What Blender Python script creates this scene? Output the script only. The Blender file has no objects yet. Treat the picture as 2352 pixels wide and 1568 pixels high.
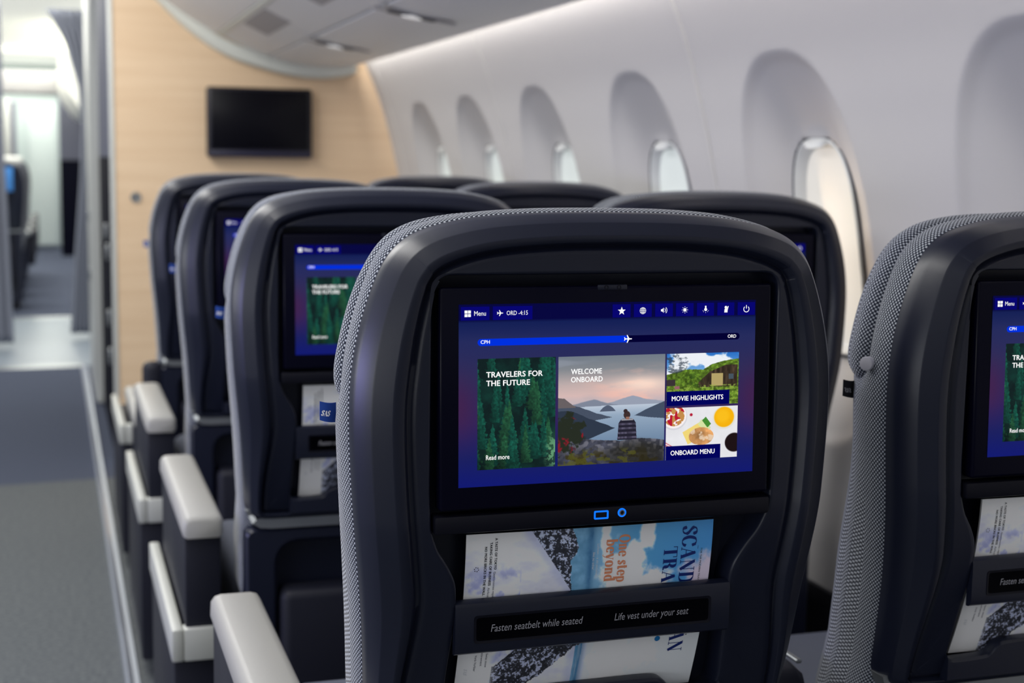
import bpy, bmesh, math, random
import numpy as np
from mathutils import Vector, Matrix

S = bpy.context.scene
COL = S.collection

# ------------------------------------------------------------------ camera
EYE = 1.25
cam_d = bpy.data.cameras.new('camera')
cam = bpy.data.objects.new('camera', cam_d)
COL.objects.link(cam)
S.camera = cam
cam_d.sensor_width = 36.0
cam_d.lens = 49.485
cam_d.clip_start = 0.02
YAW, PIT, ROL = [math.radians(a) for a in (18.11724, 7.24936, 0.92294)]
fw = Vector((math.sin(YAW) * math.cos(PIT), math.cos(YAW) * math.cos(PIT), -math.sin(PIT)))
r0 = Vector((math.cos(YAW), -math.sin(YAW), 0))
u0 = r0.cross(fw)
rr = r0 * math.cos(ROL) + u0 * math.sin(ROL)
uu = u0 * math.cos(ROL) - r0 * math.sin(ROL)
cam.matrix_world = Matrix(((rr.x, uu.x, -fw.x, 0), (rr.y, uu.y, -fw.y, 0), (rr.z, uu.z, -fw.z, EYE), (0, 0, 0, 1)))
cam_d.dof.use_dof = True
cam_d.dof.focus_distance = 1.43
cam_d.dof.aperture_fstop = 5.0

# ------------------------------------------------------------------ world, exposure, lights
S.view_settings.view_transform = 'Standard'
S.view_settings.look = 'None'
S.view_settings.exposure = 0.0
S.view_settings.gamma = 1.0
w = bpy.data.worlds.new('cabin_ambient')
S.world = w
w.use_nodes = True
bg = w.node_tree.nodes['Background']
bg.inputs[0].default_value = (0.93, 0.95, 1.0, 1)
bg.inputs[1].default_value = 1.0
# the rest of the cabin: pale ceiling above, dim seats and floor below
_tc = w.node_tree.nodes.new('ShaderNodeTexCoord')
_sx = w.node_tree.nodes.new('ShaderNodeSeparateXYZ')
_rp = w.node_tree.nodes.new('ShaderNodeValToRGB')
_rp.color_ramp.elements[0].position = 0.46
_rp.color_ramp.elements[0].color = (0.14, 0.148, 0.165, 1)
_rp.color_ramp.elements[1].position = 0.72
_rp.color_ramp.elements[1].color = (0.74, 0.75, 0.77, 1)
_ma = w.node_tree.nodes.new('ShaderNodeMath')
_ma.operation = 'MULTIPLY_ADD'
_ma.inputs[1].default_value = 0.5
_ma.inputs[2].default_value = 0.5
w.node_tree.links.new(_tc.outputs['Generated'], _sx.inputs[0])
w.node_tree.links.new(_sx.outputs[2], _ma.inputs[0])
w.node_tree.links.new(_ma.outputs[0], _rp.inputs[0])
w.node_tree.links.new(_rp.outputs[0], bg.inputs[0])


def area(name, loc, direction, sx, sy, power, color=(1, 1, 1), spread=180):
    l = bpy.data.lights.new(name, 'AREA')
    l.shape = 'RECTANGLE'
    l.size = sx
    l.size_y = sy
    l.energy = power
    l.color = color
    l.spread = math.radians(spread)
    o = bpy.data.objects.new(name, l)
    COL.objects.link(o)
    o.location = loc
    d = Vector(direction).normalized()
    up = Vector((0, 1, 0))
    o.matrix_world = Matrix.Translation(loc) @ Matrix((
        (d.cross(up).normalized().x, 0, -d.x), (0, 1, 0), (d.cross(up).normalized().z, 0, -d.z))).to_4x4() if abs(d.y) < 1e-6 else \
        Matrix.Translation(loc) @ d.to_track_quat('-Z', 'Y').to_matrix().to_4x4()
    return o


# light wash in the gap between the bin lip and the window wall, running along the cabin
area('cove_light', (1.165, 2.4, 1.74), (0.42, 0, -0.9), 0.05, 6.8, 22, (1.0, 0.965, 0.92), 150)
# aisle ceiling strip and the cabin ceiling over the other seats
area('aisle_ceiling_light', (-0.35, 3.3, 2.2), (0.15, 0, -1), 0.5, 4.6, 46, (1.0, 0.98, 0.94))
# fill lamp added to brighten the bin underside, standing for windows opposite
area('opposite_fill', (-2.6, 1.8, 1.02), (1, 0, 0.26), 0.45, 7.0, 50, (0.95, 0.97, 1.0))
# warm fill lamp added to brighten the wooden bulkhead
area('bulkhead_fill', (0.0, 4.75, 2.12), (0.42, 1.0, -0.62), 0.5, 0.3, 1.6, (1.0, 0.95, 0.86), 130)
# blue lamp added across the aisle to tint the seat shell edges
area('blue_tint_light', (-1.7, 2.3, 1.0), (1.0, -0.25, -0.10), 1.0, 0.4, 8, (0.20, 0.17, 1.0))
# bright galley and forward cabin ceiling beyond the bulkhead
area('forward_cabin_light', (-0.6, 15.5, 2.42), (0, 0, -1), 2.2, 9.0, 270, (1.0, 0.99, 0.90))
area('doorway_light', (-0.5, 9.0, 2.4), (0, 0, -1), 1.2, 2.4, 42, (1.0, 0.98, 0.92))
# small warm lamp added inside one window, imitating low sun on its reveal
area('window_warm_fill', (1.405, 2.52, 1.06), (-0.42, -1.0, 0.0), 0.03, 0.32, 0.34, (1.0, 0.72, 0.45))

# ------------------------------------------------------------------ materials


def srgb(r, g, b):
    o = []
    for c in (r, g, b):
        c = c / 255.0
        o.append(c / 12.92 if c <= 0.04045 else ((c + 0.055) / 1.055) ** 2.4)
    return tuple(o)


def mat(name, col, rough=0.5, metal=0.0, spec=0.5, bump=None, emit=None, estr=0.0, attr=None, sheen=0.0):
    m = bpy.data.materials.new(name)
    m.use_nodes = True
    nt = m.node_tree
    b = nt.nodes['Principled BSDF']
    b.inputs['Base Color'].default_value = (*col, 1)
    b.inputs['Roughness'].default_value = rough
    b.inputs['Metallic'].default_value = metal
    b.inputs['Specular IOR Level'].default_value = spec
    b.inputs['Sheen Weight'].default_value = sheen
    if emit:
        b.inputs['Emission Color'].default_value = (*emit, 1)
        b.inputs['Emission Strength'].default_value = estr
    if attr:
        a = nt.nodes.new('ShaderNodeVertexColor')
        a.layer_name = 'Col'
        if attr == 'emit':
            nt.links.new(a.outputs['Color'], b.inputs['Emission Color'])
            b.inputs['Emission Strength'].default_value = 1.0
        else:
            nt.links.new(a.outputs['Color'], b.inputs['Base Color'])
    if bump:
        sc, st, dist = bump
        tc = nt.nodes.new('ShaderNodeTexCoord')
        n = nt.nodes.new('ShaderNodeTexNoise')
        n.inputs['Scale'].default_value = sc
        n.inputs['Detail'].default_value = 3
        bp = nt.nodes.new('ShaderNodeBump')
        bp.inputs['Strength'].default_value = st
        bp.inputs['Distance'].default_value = dist
        nt.links.new(tc.outputs['Object'], n.inputs['Vector'])
        nt.links.new(n.outputs['Fac'], bp.inputs['Height'])
        nt.links.new(bp.outputs['Normal'], b.inputs['Normal'])
    return m


def noise_mix(m, c1, c2, scale, stretch=(1, 1, 1), lo=0.35, hi=0.65, detail=4):
    nt = m.node_tree
    b = nt.nodes['Principled BSDF']
    tc = nt.nodes.new('ShaderNodeTexCoord')
    mp = nt.nodes.new('ShaderNodeMapping')
    mp.inputs['Scale'].default_value = stretch
    n = nt.nodes.new('ShaderNodeTexNoise')
    n.inputs['Scale'].default_value = scale
    n.inputs['Detail'].default_value = detail
    r = nt.nodes.new('ShaderNodeValToRGB')
    r.color_ramp.elements[0].position = lo
    r.color_ramp.elements[1].position = hi
    r.color_ramp.elements[0].color = (*c1, 1)
    r.color_ramp.elements[1].color = (*c2, 1)
    nt.links.new(tc.outputs['Object'], mp.inputs['Vector'])
    nt.links.new(mp.outputs['Vector'], n.inputs['Vector'])
    nt.links.new(n.outputs['Fac'], r.inputs['Fac'])
    nt.links.new(r.outputs['Color'], b.inputs['Base Color'])
    return m


def weave_material(name, dark, light, pitch):
    """woven wool: pale dots in a diamond lattice on a dark ground, from UVs laid out in metres"""
    m = mat(name, dark, 0.9, 0, 0.2, sheen=0.25)
    nt = m.node_tree
    b = nt.nodes['Principled BSDF']
    uv = nt.nodes.new('ShaderNodeUVMap')
    uv.uv_map = 'UVMap'
    nz = nt.nodes.new('ShaderNodeTexNoise')
    nz.inputs['Scale'].default_value = 500
    add = nt.nodes.new('ShaderNodeVectorMath')
    add.operation = 'MULTIPLY_ADD'
    add.inputs[1].default_value = (0.0007, 0.0007, 0)
    nt.links.new(uv.outputs['UV'], nz.inputs['Vector'])
    nt.links.new(nz.outputs['Color'], add.inputs[0])
    nt.links.new(uv.outputs['UV'], add.inputs[2])
    sep = nt.nodes.new('ShaderNodeSeparateXYZ')
    nt.links.new(add.outputs['Vector'], sep.inputs[0])

    def wave(src):
        k = nt.nodes.new('ShaderNodeMath')
        k.operation = 'MULTIPLY'
        k.inputs[1].default_value = 2 * math.pi / pitch
        nt.links.new(src, k.inputs[0])
        s = nt.nodes.new('ShaderNodeMath')
        s.operation = 'SINE'
        nt.links.new(k.outputs[0], s.inputs[0])
        return s
    p = nt.nodes.new('ShaderNodeMath')
    p.operation = 'MULTIPLY'
    nt.links.new(wave(sep.outputs[0]).outputs[0], p.inputs[0])
    nt.links.new(wave(sep.outputs[1]).outputs[0], p.inputs[1])
    r = nt.nodes.new('ShaderNodeValToRGB')
    r.color_ramp.elements[0].position = 0.52
    r.color_ramp.elements[1].position = 0.68
    r.color_ramp.elements[0].color = (*dark, 1)
    r.color_ramp.elements[1].color = (*light, 1)
    mr = nt.nodes.new('ShaderNodeMath')
    mr.operation = 'MULTIPLY_ADD'
    mr.inputs[1].default_value = 0.5
    mr.inputs[2].default_value = 0.5
    nt.links.new(p.outputs[0], mr.inputs[0])
    nt.links.new(mr.outputs[0], r.inputs['Fac'])
    nt.links.new(r.outputs['Color'], b.inputs['Base Color'])
    bp = nt.nodes.new('ShaderNodeBump')
    bp.inputs['Strength'].default_value = 0.6
    bp.inputs['Distance'].default_value = 0.001
    nt.links.new(mr.outputs[0], bp.inputs['Height'])
    nt.links.new(bp.outputs['Normal'], b.inputs['Normal'])
    return m


M = {}
M['shell'] = mat('dark_navy_plastic', (0.008, 0.0103, 0.0235), 0.33, 0, 0.40, bump=(1400, 0.10, 0.0006))
M['black'] = mat('black_plastic', (0.0042, 0.0044, 0.0098), 0.45, 0, 0.18)
M['bezel'] = mat('glossy_black_bezel', (0.0022, 0.0022, 0.0100), 0.25, 0, 0.10)
M['emit'] = mat('lit_display', (0.001, 0.001, 0.003), 0.35, 0, 0.04, attr='emit')
M['white_ui'] = mat('display_white', (0.0, 0.0, 0.0), 0.5, 0, 0, emit=(1, 1, 1), estr=1.0)
M['port'] = mat('lit_blue_ring', (0.0, 0.02, 0.1), 0.4, 0, 0.3, emit=srgb(10, 120, 255), estr=1.0)
M['portin'] = mat('port_cavity', (0.0, 0.004, 0.03), 0.3, 0, 0.5, emit=srgb(5, 30, 140), estr=0.6)
M['fabric'] = weave_material('grey_woven_fabric', srgb(32, 38, 54), srgb(180, 185, 194), 0.0051)
M['seatfab'] = mat('grey_seat_fabric', srgb(92, 96, 108), 0.9, 0, 0.2, bump=(900, 0.4, 0.001))
M['leather'] = mat('light_grey_leather', srgb(160, 159, 155), 0.42, 0, 0.4, bump=(700, 0.25, 0.0008))
M['silver'] = mat('brushed_silver', srgb(160, 164, 166), 0.38, 0.85, 0.5)
M['consoletrim'] = mat('silver_painted_trim', srgb(186, 188, 182), 0.45, 0.15, 0.5)
M['console'] = mat('dark_console_plastic', (0.011, 0.012, 0.021), 0.5, 0, 0.25)
M['notice'] = mat('notice_white', srgb(150, 150, 158), 0.6)
M['print'] = mat('printed_cover', (0.5, 0.5, 0.5), 0.42, 0, 0.3, attr='base')
M['paper'] = mat('paper', srgb(200, 200, 200), 0.7)
M['ink_navy'] = mat('navy_ink', srgb(8, 40, 120), 0.5)
M['ink_black'] = mat('black_ink', srgb(22, 22, 34), 0.5)
M['ink_grey'] = mat('grey_ink', srgb(70, 70, 88), 0.5)
M['ink_orange'] = mat('salmon_ink', srgb(232, 150, 112), 0.5)
M['ink_white'] = mat('white_ink', srgb(225, 228, 232), 0.5)
M['ink_cyan'] = mat('cyan_ink', srgb(10, 120, 190), 0.5)
M['tagblue'] = mat('blue_woven_label', srgb(10, 62, 150), 0.75, bump=(2500, 0.2, 0.0004))
M['tagblack'] = mat('black_woven_label', srgb(20, 20, 26), 0.75, bump=(2500, 0.2, 0.0004))
M['tagwhite'] = mat('white_thread', srgb(238, 238, 240), 0.8)
M['taggrey'] = mat('pale_thread', srgb(170, 170, 172), 0.8)
M['track'] = mat('dull_track_metal', srgb(198, 204, 216), 0.30, 0.85, 0.5)
M['button'] = mat('white_button', srgb(205, 203, 212), 0.4)
M['wall'] = mat('off_white_wall_lining', srgb(199, 197, 196), 0.62, 0, 0.25)
M['seam'] = mat('pale_seam_strip', srgb(204, 202, 199), 0.5)
M['winframe'] = mat('window_frame_white', srgb(222, 224, 222), 0.45)
M['gap'] = mat('dark_gasket', srgb(70, 72, 80), 0.6)
M['pane'] = mat('daylit_window_pane', srgb(190, 196, 194), 0.6, 0, 0.1, emit=(0.80, 0.86, 0.83), estr=0.45)
M['panewarm'] = mat('daylit_window_pane_warm', srgb(196, 194, 188), 0.6, 0, 0.1, emit=(1.0, 0.95, 0.86), estr=0.36)
M['bin'] = mat('grey_bin_lining', srgb(238, 237, 236), 0.5, 0, 0.3)
M['bindark'] = mat('grey_recess', srgb(172, 170, 172), 0.55)
M['bintrim'] = mat('pale_trim', srgb(222, 224, 216), 0.5)
M['slot'] = mat('dark_slot', srgb(42, 42, 50), 0.5)
M['lamp'] = mat('reading_lamp_lens', srgb(225, 225, 225), 0.3, 0, 0.5, emit=(1, 1, 1), estr=0.35)
M['carpet'] = noise_mix(mat('charcoal_carpet', (0.1, 0.1, 0.1), 0.95, 0, 0.1, bump=(500, 0.5, 0.002)), srgb(84, 88, 92), srgb(107, 111, 112), 80)
M['carpet2'] = noise_mix(mat('blue_grey_carpet', (0.1, 0.1, 0.1), 0.95, 0, 0.1, bump=(500, 0.5, 0.002)), srgb(68, 74, 90), srgb(82, 88, 104), 140)
M['vinyl'] = mat('grey_vinyl_floor', srgb(140, 150, 160), 0.35, 0, 0.4)
M['wood'] = noise_mix(mat('light_birch_panel', (0.5, 0.4, 0.3), 0.5, 0, 0.3), srgb(234, 207, 174), srgb(225, 196, 162), 3.2, (0.5, 1, 11), 0.3, 0.7)
M['tv'] = mat('monitor_glass', (0.003, 0.003, 0.006), 0.30, 0, 0.15)
M['tvframe'] = mat('monitor_frame', (0.004, 0.004, 0.012), 0.35)
M['tvbar'] = mat('monitor_lower_bar', (0.010, 0.010, 0.034), 0.4)
M['dado'] = mat('black_dado', (0.007, 0.007, 0.012), 0.6)
M['curtain'] = mat('grey_curtain', srgb(134, 138, 150), 0.9, 0, 0.1)
M['monu_grey'] = mat('grey_monument_side', srgb(122, 124, 140), 0.6)
M['monu_dark'] = mat('dark_monument_side', srgb(10, 11, 26), 0.7, 0, 0.06)
M['column'] = mat('pale_column', srgb(206, 208, 204), 0.4, 0.1)
M['farwhite'] = mat('far_white_panel', srgb(214, 226, 224), 0.6)
M['ceil'] = mat('white_ceiling', srgb(240, 240, 232), 0.6)
M['glowceil'] = mat('glowing_ceiling', srgb(240, 240, 228), 0.6, emit=(1.0, 1.0, 0.90), estr=0.5)  # glow put into the far ceiling material so it looks brightly lit
M['blue'] = mat('blue_cover_label', srgb(70, 140, 215), 0.7)
M['hcover'] = mat('white_headrest_cover', srgb(226, 226, 222), 0.8)

# ------------------------------------------------------------------ mesh helpers


class MB:
    def __init__(s):
        s.v, s.f, s.uv, s.mi = [], [], [], []

    def add(s, verts, faces, uvs=None, mi=0):
        b = len(s.v)
        s.v += [tuple(p) for p in verts]
        for k, f in enumerate(faces):
            s.f.append([b + i for i in f])
            s.uv.append(uvs[k] if uvs else None)
            s.mi.append(mi)
        return s

    def box(s, x0, x1, y0, y1, z0, z1, bev=0.0, seg=2, mi=0):
        bm = bmesh.new()
        bmesh.ops.create_cube(bm, size=1)
        for v in bm.verts:
            v.co = Vector(((x0 + x1) / 2 + v.co.x * (x1 - x0), (y0 + y1) / 2 + v.co.y * (y1 - y0), (z0 + z1) / 2 + v.co.z * (z1 - z0)))
        if bev > 0:
            bmesh.ops.bevel(bm, geom=list(bm.edges), offset=bev, segments=seg, profile=0.5, affect='EDGES')
        bm.verts.index_update()
        s.add([v.co for v in bm.verts], [[v.index for v in f.verts] for f in bm.faces], None, mi)
        bm.free()
        return s

    def rings(s, rings, closed=True, cap0=False, cap1=False, uv=None, mi=0):
        n = len(rings[0])
        V = [p for r in rings for p in r]
        F, U = [], []
        m = n if closed else n - 1
        for a in range(len(rings) - 1):
            for i in range(m):
                j = (i + 1) % n
                F.append([a * n + i, a * n + j, (a + 1) * n + j, (a + 1) * n + i])
                if uv:
                    ua, va = uv
                    U.append([(ua[i], va[a]), (ua[i + 1], va[a]), (ua[i + 1], va[a + 1]), (ua[i], va[a + 1])])
        if cap0:
            F.append(list(range(n))[::-1])
            if uv:
                U.append([(0, 0)] * n)
        if cap1:
            k = (len(rings) - 1) * n
            F.append([k + i for i in range(n)])
            if uv:
                U.append([(0, 0)] * n)
        s.add(V, F, U if uv else None, mi)
        return s

    def prism(s, poly, axis, a, b, mi=0):
        """poly: 2D points extruded along axis between a and b"""
        def P(p, t):
            return {'y': (p[0], t, p[1]), 'x': (t, p[0], p[1]), 'z': (p[0], p[1], t)}[axis]
        n = len(poly)
        s.add([P(p, a) for p in poly] + [P(p, b) for p in poly],
              [list(range(n)), list(range(n, 2 * n))[::-1]] + [[i, i + n, (i + 1) % n + n, (i + 1) % n] for i in range(n)], None, mi)
        return s

    def tube(s, pts, r, seg=8, mi=0):
        pts = [Vector(p) for p in pts]
        R = []
        for i, p in enumerate(pts):
            t = (pts[min(i + 1, len(pts) - 1)] - pts[max(i - 1, 0)]).normalized()
            a = t.orthogonal().normalized() if i == 0 else (prev - t * prev.dot(t)).normalized()
            prev = a
            b = t.cross(a)
            R.append([p + a * (r * math.cos(k * 2 * math.pi / seg)) + b * (r * math.sin(k * 2 * math.pi / seg)) for k in range(seg)])
        return s.rings(R, True, True, True, mi=mi)

    def build(s, name, mats, parent=None, smooth=30, col=None):
        me = bpy.data.meshes.new(name)
        me.from_pydata(s.v, [], s.f)
        if any(u is not None for u in s.uv):
            L = me.uv_layers.new(name='UVMap')
            k = 0
            for f, u in zip(s.f, s.uv):
                for q in range(len(f)):
                    L.data[k].uv = u[q] if u else (0, 0)
                    k += 1
        if not isinstance(mats, (list, tuple)):
            mats = [mats]
        for m in mats:
            me.materials.append(m)
        if len(mats) > 1:
            me.polygons.foreach_set('material_index', s.mi)
        if col is not None:
            a = me.color_attributes.new('Col', 'FLOAT_COLOR', 'POINT')
            a.data.foreach_set('color', np.asarray(col, np.float32).ravel())
        bm = bmesh.new()
        bm.from_mesh(me)
        bmesh.ops.recalc_face_normals(bm, faces=bm.faces)
        bm.to_mesh(me)
        bm.free()
        if smooth:
            me.polygons.foreach_set('use_smooth', [True] * len(me.polygons))
            me.set_sharp_from_angle(angle=math.radians(smooth))
        me.update()
        o = bpy.data.objects.new(name, me)
        COL.objects.link(o)
        if parent:
            o.parent = parent
        return o


def tag(o, label=None, cat=None, group=None, kind=None):
    if label:
        o['label'] = label
    if cat:
        o['category'] = cat
    if group:
        o['group'] = group
    if kind:
        o['kind'] = kind
    return o


def empty(name, loc, label, cat, group=None):
    o = bpy.data.objects.new(name, None)
    o.empty_display_size = 0.1
    COL.objects.link(o)
    o.location = loc
    return tag(o, label, cat, group)


def copy_tree(o, parent=None, skip=()):
    c = o.copy()
    COL.objects.link(c)
    if parent:
        c.parent = parent
    for ch in list(o.children):
        if ch.name.split('.')[0] not in skip:
            copy_tree(ch, c, skip)
    return c


def struct(o):
    o['kind'] = 'structure'
    return o


def bez(pts, n=10, closed=False):
    """Catmull-Rom through 2D points"""
    P = [np.array(p, float) for p in pts]
    out = []
    m = len(P)
    for i in range(m if closed else m - 1):
        p0, p1, p2, p3 = (P[(i - 1) % m] if closed or i > 0 else P[0]), P[i], P[(i + 1) % m], (P[(i + 2) % m] if closed or i + 2 < m else P[-1])
        for k in range(n):
            t = k / n
            out.append(0.5 * (2 * p1 + (p2 - p0) * t + (2 * p0 - 5 * p1 + 4 * p2 - p3) * t * t + (3 * p1 - p0 - 3 * p2 + p3) * t ** 3))
    if not closed:
        out.append(P[-1])
    return np.array(out)


def mirror_loop(half):
    """half: from top centre clockwise on +x side to bottom centre -> closed loop"""
    h = np.array(half)
    l = h[::-1][1:-1].copy()
    l[:, 0] *= -1
    return np.vstack([h, l])


def polar(poly, c, ang):
    """radius of a star-shaped polygon at the given angles"""
    d = poly - np.array(c)
    a = np.arctan2(d[:, 1], d[:, 0])
    r = np.hypot(d[:, 0], d[:, 1])
    x1, y1 = d[:, 0], d[:, 1]
    x2, y2 = np.roll(x1, -1), np.roll(y1, -1)
    out = []
    for t in ang:
        ct, st = math.cos(t), math.sin(t)
        c1 = ct * y1 - st * x1
        c2 = ct * y2 - st * x2
        ok = (c1 * c2 <= 0) & (np.abs(c1 - c2) > 1e-12)
        k = c1[ok] / (c1[ok] - c2[ok])
        xx = x1[ok] + k * (x2[ok] - x1[ok])
        yy = y1[ok] + k * (y2[ok] - y1[ok])
        rad = xx * ct + yy * st
        out.append(rad[rad > 0].max())
    return np.array(out)


def rrect(x0, x1, z0, z1, r, n=6):
    P = []
    for cx, cz, a0 in ((x1 - r, z1 - r, 0), (x0 + r, z1 - r, 90), (x0 + r, z0 + r, 180), (x1 - r, z0 + r, 270)):
        for k in range(n + 1):
            a = math.radians(a0 + 90 * k / n)
            P.append((cx + r * math.cos(a), cz + r * math.sin(a)))
    return np.array(P)


_text = {}


def text_mesh(body, bold=0.0, shear=0.0):
    """built-in font outline as (verts Nx2, faces); cached"""
    key = (body, bold, shear)
    if key not in _text:
        c = bpy.data.curves.new('tmp', 'FONT')
        c.body = body
        c.shear = shear
        c.resolution_u = 3
        if bold:
            c.space_character = 1.0 + bold * 1.6
        o = bpy.data.objects.new('tmp', c)
        COL.objects.link(o)
        dg = bpy.context.evaluated_depsgraph_get()
        me = o.evaluated_get(dg).to_mesh()
        V = np.array([v.co[:2] for v in me.vertices]).reshape(-1, 2)
        F = [list(p.vertices) for p in me.polygons]
        o.evaluated_get(dg).to_mesh_clear()
        bpy.data.objects.remove(o)
        bpy.data.curves.remove(c)
        if bold and len(V):
            n0 = len(V)
            sh = [(-bold, 0), (bold, 0), (0, -bold * .6), (0, bold * .6)]
            F = [[i + n0 * k for i in f] for k in range(4) for f in F]
            V = np.vstack([V + np.array(o_) for o_ in sh])
        _text[key] = (V, F)
    return _text[key]


def fit_text(body, x0, x1, zb, zt, bold=0.0, shear=0.0, ref=None):
    """text scaled so it spans x0..x1 and its caps zb..zt"""
    V, F = text_mesh(body, bold, shear)
    cap = text_mesh(ref or 'H', bold, 0)[0][:, 1].max()
    w0, w1 = V[:, 0].min(), V[:, 0].max()
    P = np.empty_like(V)
    P[:, 0] = x0 + (V[:, 0] - w0) / (w1 - w0) * (x1 - x0)
    P[:, 1] = zb + V[:, 1] / cap * (zt - zb)
    return P, F


def stroke(pts, wfun):
    """polyline expanded to a ribbon; wfun(direction)->half width"""
    P = np.array(pts, float)
    n = len(P)
    V = []
    for i in range(n):
        t = P[min(i + 1, n - 1)] - P[max(i - 1, 0)]
        t = t / (np.hypot(*t) + 1e-9)
        h = wfun(t)
        nn = np.array([-t[1], t[0]])
        V += [P[i] + nn * h, P[i] - nn * h]
    return V, [[2 * i, 2 * i + 1, 2 * i + 3, 2 * i + 2] for i in range(n - 1)]


TH, TN = 0.085, 0.018
GL = {  # width, strokes (points, kind): T thick, t hairline, v varies with direction
    'S': (0.56, [([(.49, .74), (.43, .92), (.28, .98), (.13, .90), (.10, .73), (.20, .60), (.35, .47), (.46, .33), (.43, .12), (.28, .02), (.13, .07), (.06, .27)], 's'), ([(.49, .97), (.49, .70)], 't'), ([(.06, .03), (.06, .30)], 't')]),
    'C': (0.70, [([(.63, .70), (.55, .90), (.37, .98), (.18, .86), (.09, .5), (.18, .14), (.37, .02), (.55, .10), (.64, .28)], 'v'), ([(.63, .97), (.63, .68)], 't')]),
    'A': (0.76, [([(.07, 0), (.36, 1)], 't'), ([(.36, .97), (.62, 0)], 'T'), ([(.17, .34), (.50, .34)], 't'), ([(-.02, .015), (.18, .015)], 't'), ([(.46, .015), (.76, .015)], 't')]),
    'N': (0.76, [([(.12, 0), (.12, 1)], 't'), ([(.12, .97), (.62, .03)], 'T'), ([(.62, 0), (.62, 1)], 't'), ([(0, .985), (.16, .985)], 't'), ([(0, .015), (.24, .015)], 't'), ([(.5, .985), (.74, .985)], 't')]),
    'D': (0.76, [([(.17, 0), (.17, 1)], 'T'), ([(.17, .985), (.40, .97), (.60, .80), (.65, .5), (.60, .20), (.40, .03), (.17, .015)], 'v'), ([(0, .985), (.2, .985)], 't'), ([(0, .015), (.2, .015)], 't')]),
    'I': (0.36, [([(.17, 0), (.17, 1)], 'T'), ([(0, .985), (.34, .985)], 't'), ([(0, .015), (.34, .015)], 't')]),
    'V': (0.74, [([(.10, 1), (.37, 0)], 'T'), ([(.37, 0), (.66, 1)], 't'), ([(-.02, .985), (.26, .985)], 't'), ([(.54, .985), (.76, .985)], 't')]),
    'T': (0.70, [([(.35, 0), (.35, 1)], 'T'), ([(.02, .985), (.68, .985)], 't'), ([(.03, 1), (.03, .70)], 't'), ([(.67, 1), (.67, .70)], 't'), ([(.18, .015), (.52, .015)], 't')]),
    'R': (0.74, [([(.17, 0), (.17, 1)], 'T'), ([(.17, .985), (.42, .96), (.52, .75), (.42, .54), (.17, .51)], 'v'), ([(.36, .5), (.52, .35), (.54, .12), (.64, .02), (.72, .06)], 'v'), ([(0, .985), (.2, .985)], 't'), ([(0, .015), (.34, .015)], 't')]),
    'E': (0.66, [([(.17, 0), (.17, 1)], 'T'), ([(0, .985), (.58, .985)], 't'), ([(.17, .5), (.44, .5)], 't'), ([(0, .015), (.60, .015)], 't'), ([(.58, 1), (.58, .74)], 't'), ([(.60, 0), (.60, .28)], 't')]),
    'L': (0.60, [([(.17, 0), (.17, 1)], 'T'), ([(0, .985), (.34, .985)], 't'), ([(0, .015), (.56, .015)], 't'), ([(.56, 0), (.56, .32)], 't')]),
    'O': (0.78, [([(.38, .98), (.17, .84), (.09, .5), (.17, .16), (.38, .02), (.59, .16), (.67, .5), (.59, .84), (.38, .98)], 'v')]),
    'n': (0.58, [([(.13, 0), (.13, .66)], 'T'), ([(.13, .5), (.26, .64), (.38, .62), (.43, .48), (.43, 0)], 'v'), ([(0, .015), (.26, .015)], 't'), ([(.32, .015), (.56, .015)], 't'), ([(.0, .65), (.13, .65)], 't')]),
    'e': (0.52, [([(.10, .36), (.44, .36), (.42, .55), (.28, .65), (.14, .55), (.08, .33), (.15, .1), (.30, .02), (.44, .14)], 'v')]),
    's': (0.42, [([(.34, .50), (.30, .62), (.18, .65), (.09, .56), (.12, .42), (.26, .28), (.33, .16), (.26, .04), (.14, .02), (.05, .16)], 's')]),
    't': (0.38, [([(.15, .85), (.15, .12), (.22, .02), (.33, .10)], 'v'), ([(.0, .64), (.31, .64)], 't')]),
    'p': (0.58, [([(.13, -.3), (.13, .66)], 'T'), ([(.13, .5), (.27, .65), (.42, .55), (.47, .33), (.42, .1), (.27, .01), (.13, .13)], 'v'), ([(0, -.29), (.27, -.29)], 't')]),
    'b': (0.58, [([(.13, 0), (.13, 1)], 'T'), ([(.13, .5), (.27, .65), (.42, .55), (.47, .33), (.42, .1), (.27, .01), (.13, .13)], 'v'), ([(.0, .98), (.13, .98)], 't')]),
    'y': (0.56, [([(.08, .66), (.29, .02)], 'T'), ([(.49, .66), (.27, -.1), (.15, -.3), (.04, -.24)], 't'), ([(-.01, .65), (.22, .65)], 't'), ([(.38, .65), (.56, .65)], 't')]),
    'o': (0.56, [([(.27, .66), (.13, .56), (.08, .33), (.13, .1), (.27, .01), (.41, .1), (.46, .33), (.41, .56), (.27, .66)], 'v')]),
    'd': (0.60, [([(.43, 0), (.43, 1)], 'T'), ([(.43, .5), (.29, .65), (.14, .55), (.08, .33), (.14, .1), (.29, .01), (.43, .13)], 'v'), ([(.3, .98), (.43, .98)], 't'), ([(.43, .015), (.56, .015)], 't')]),
}


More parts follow.
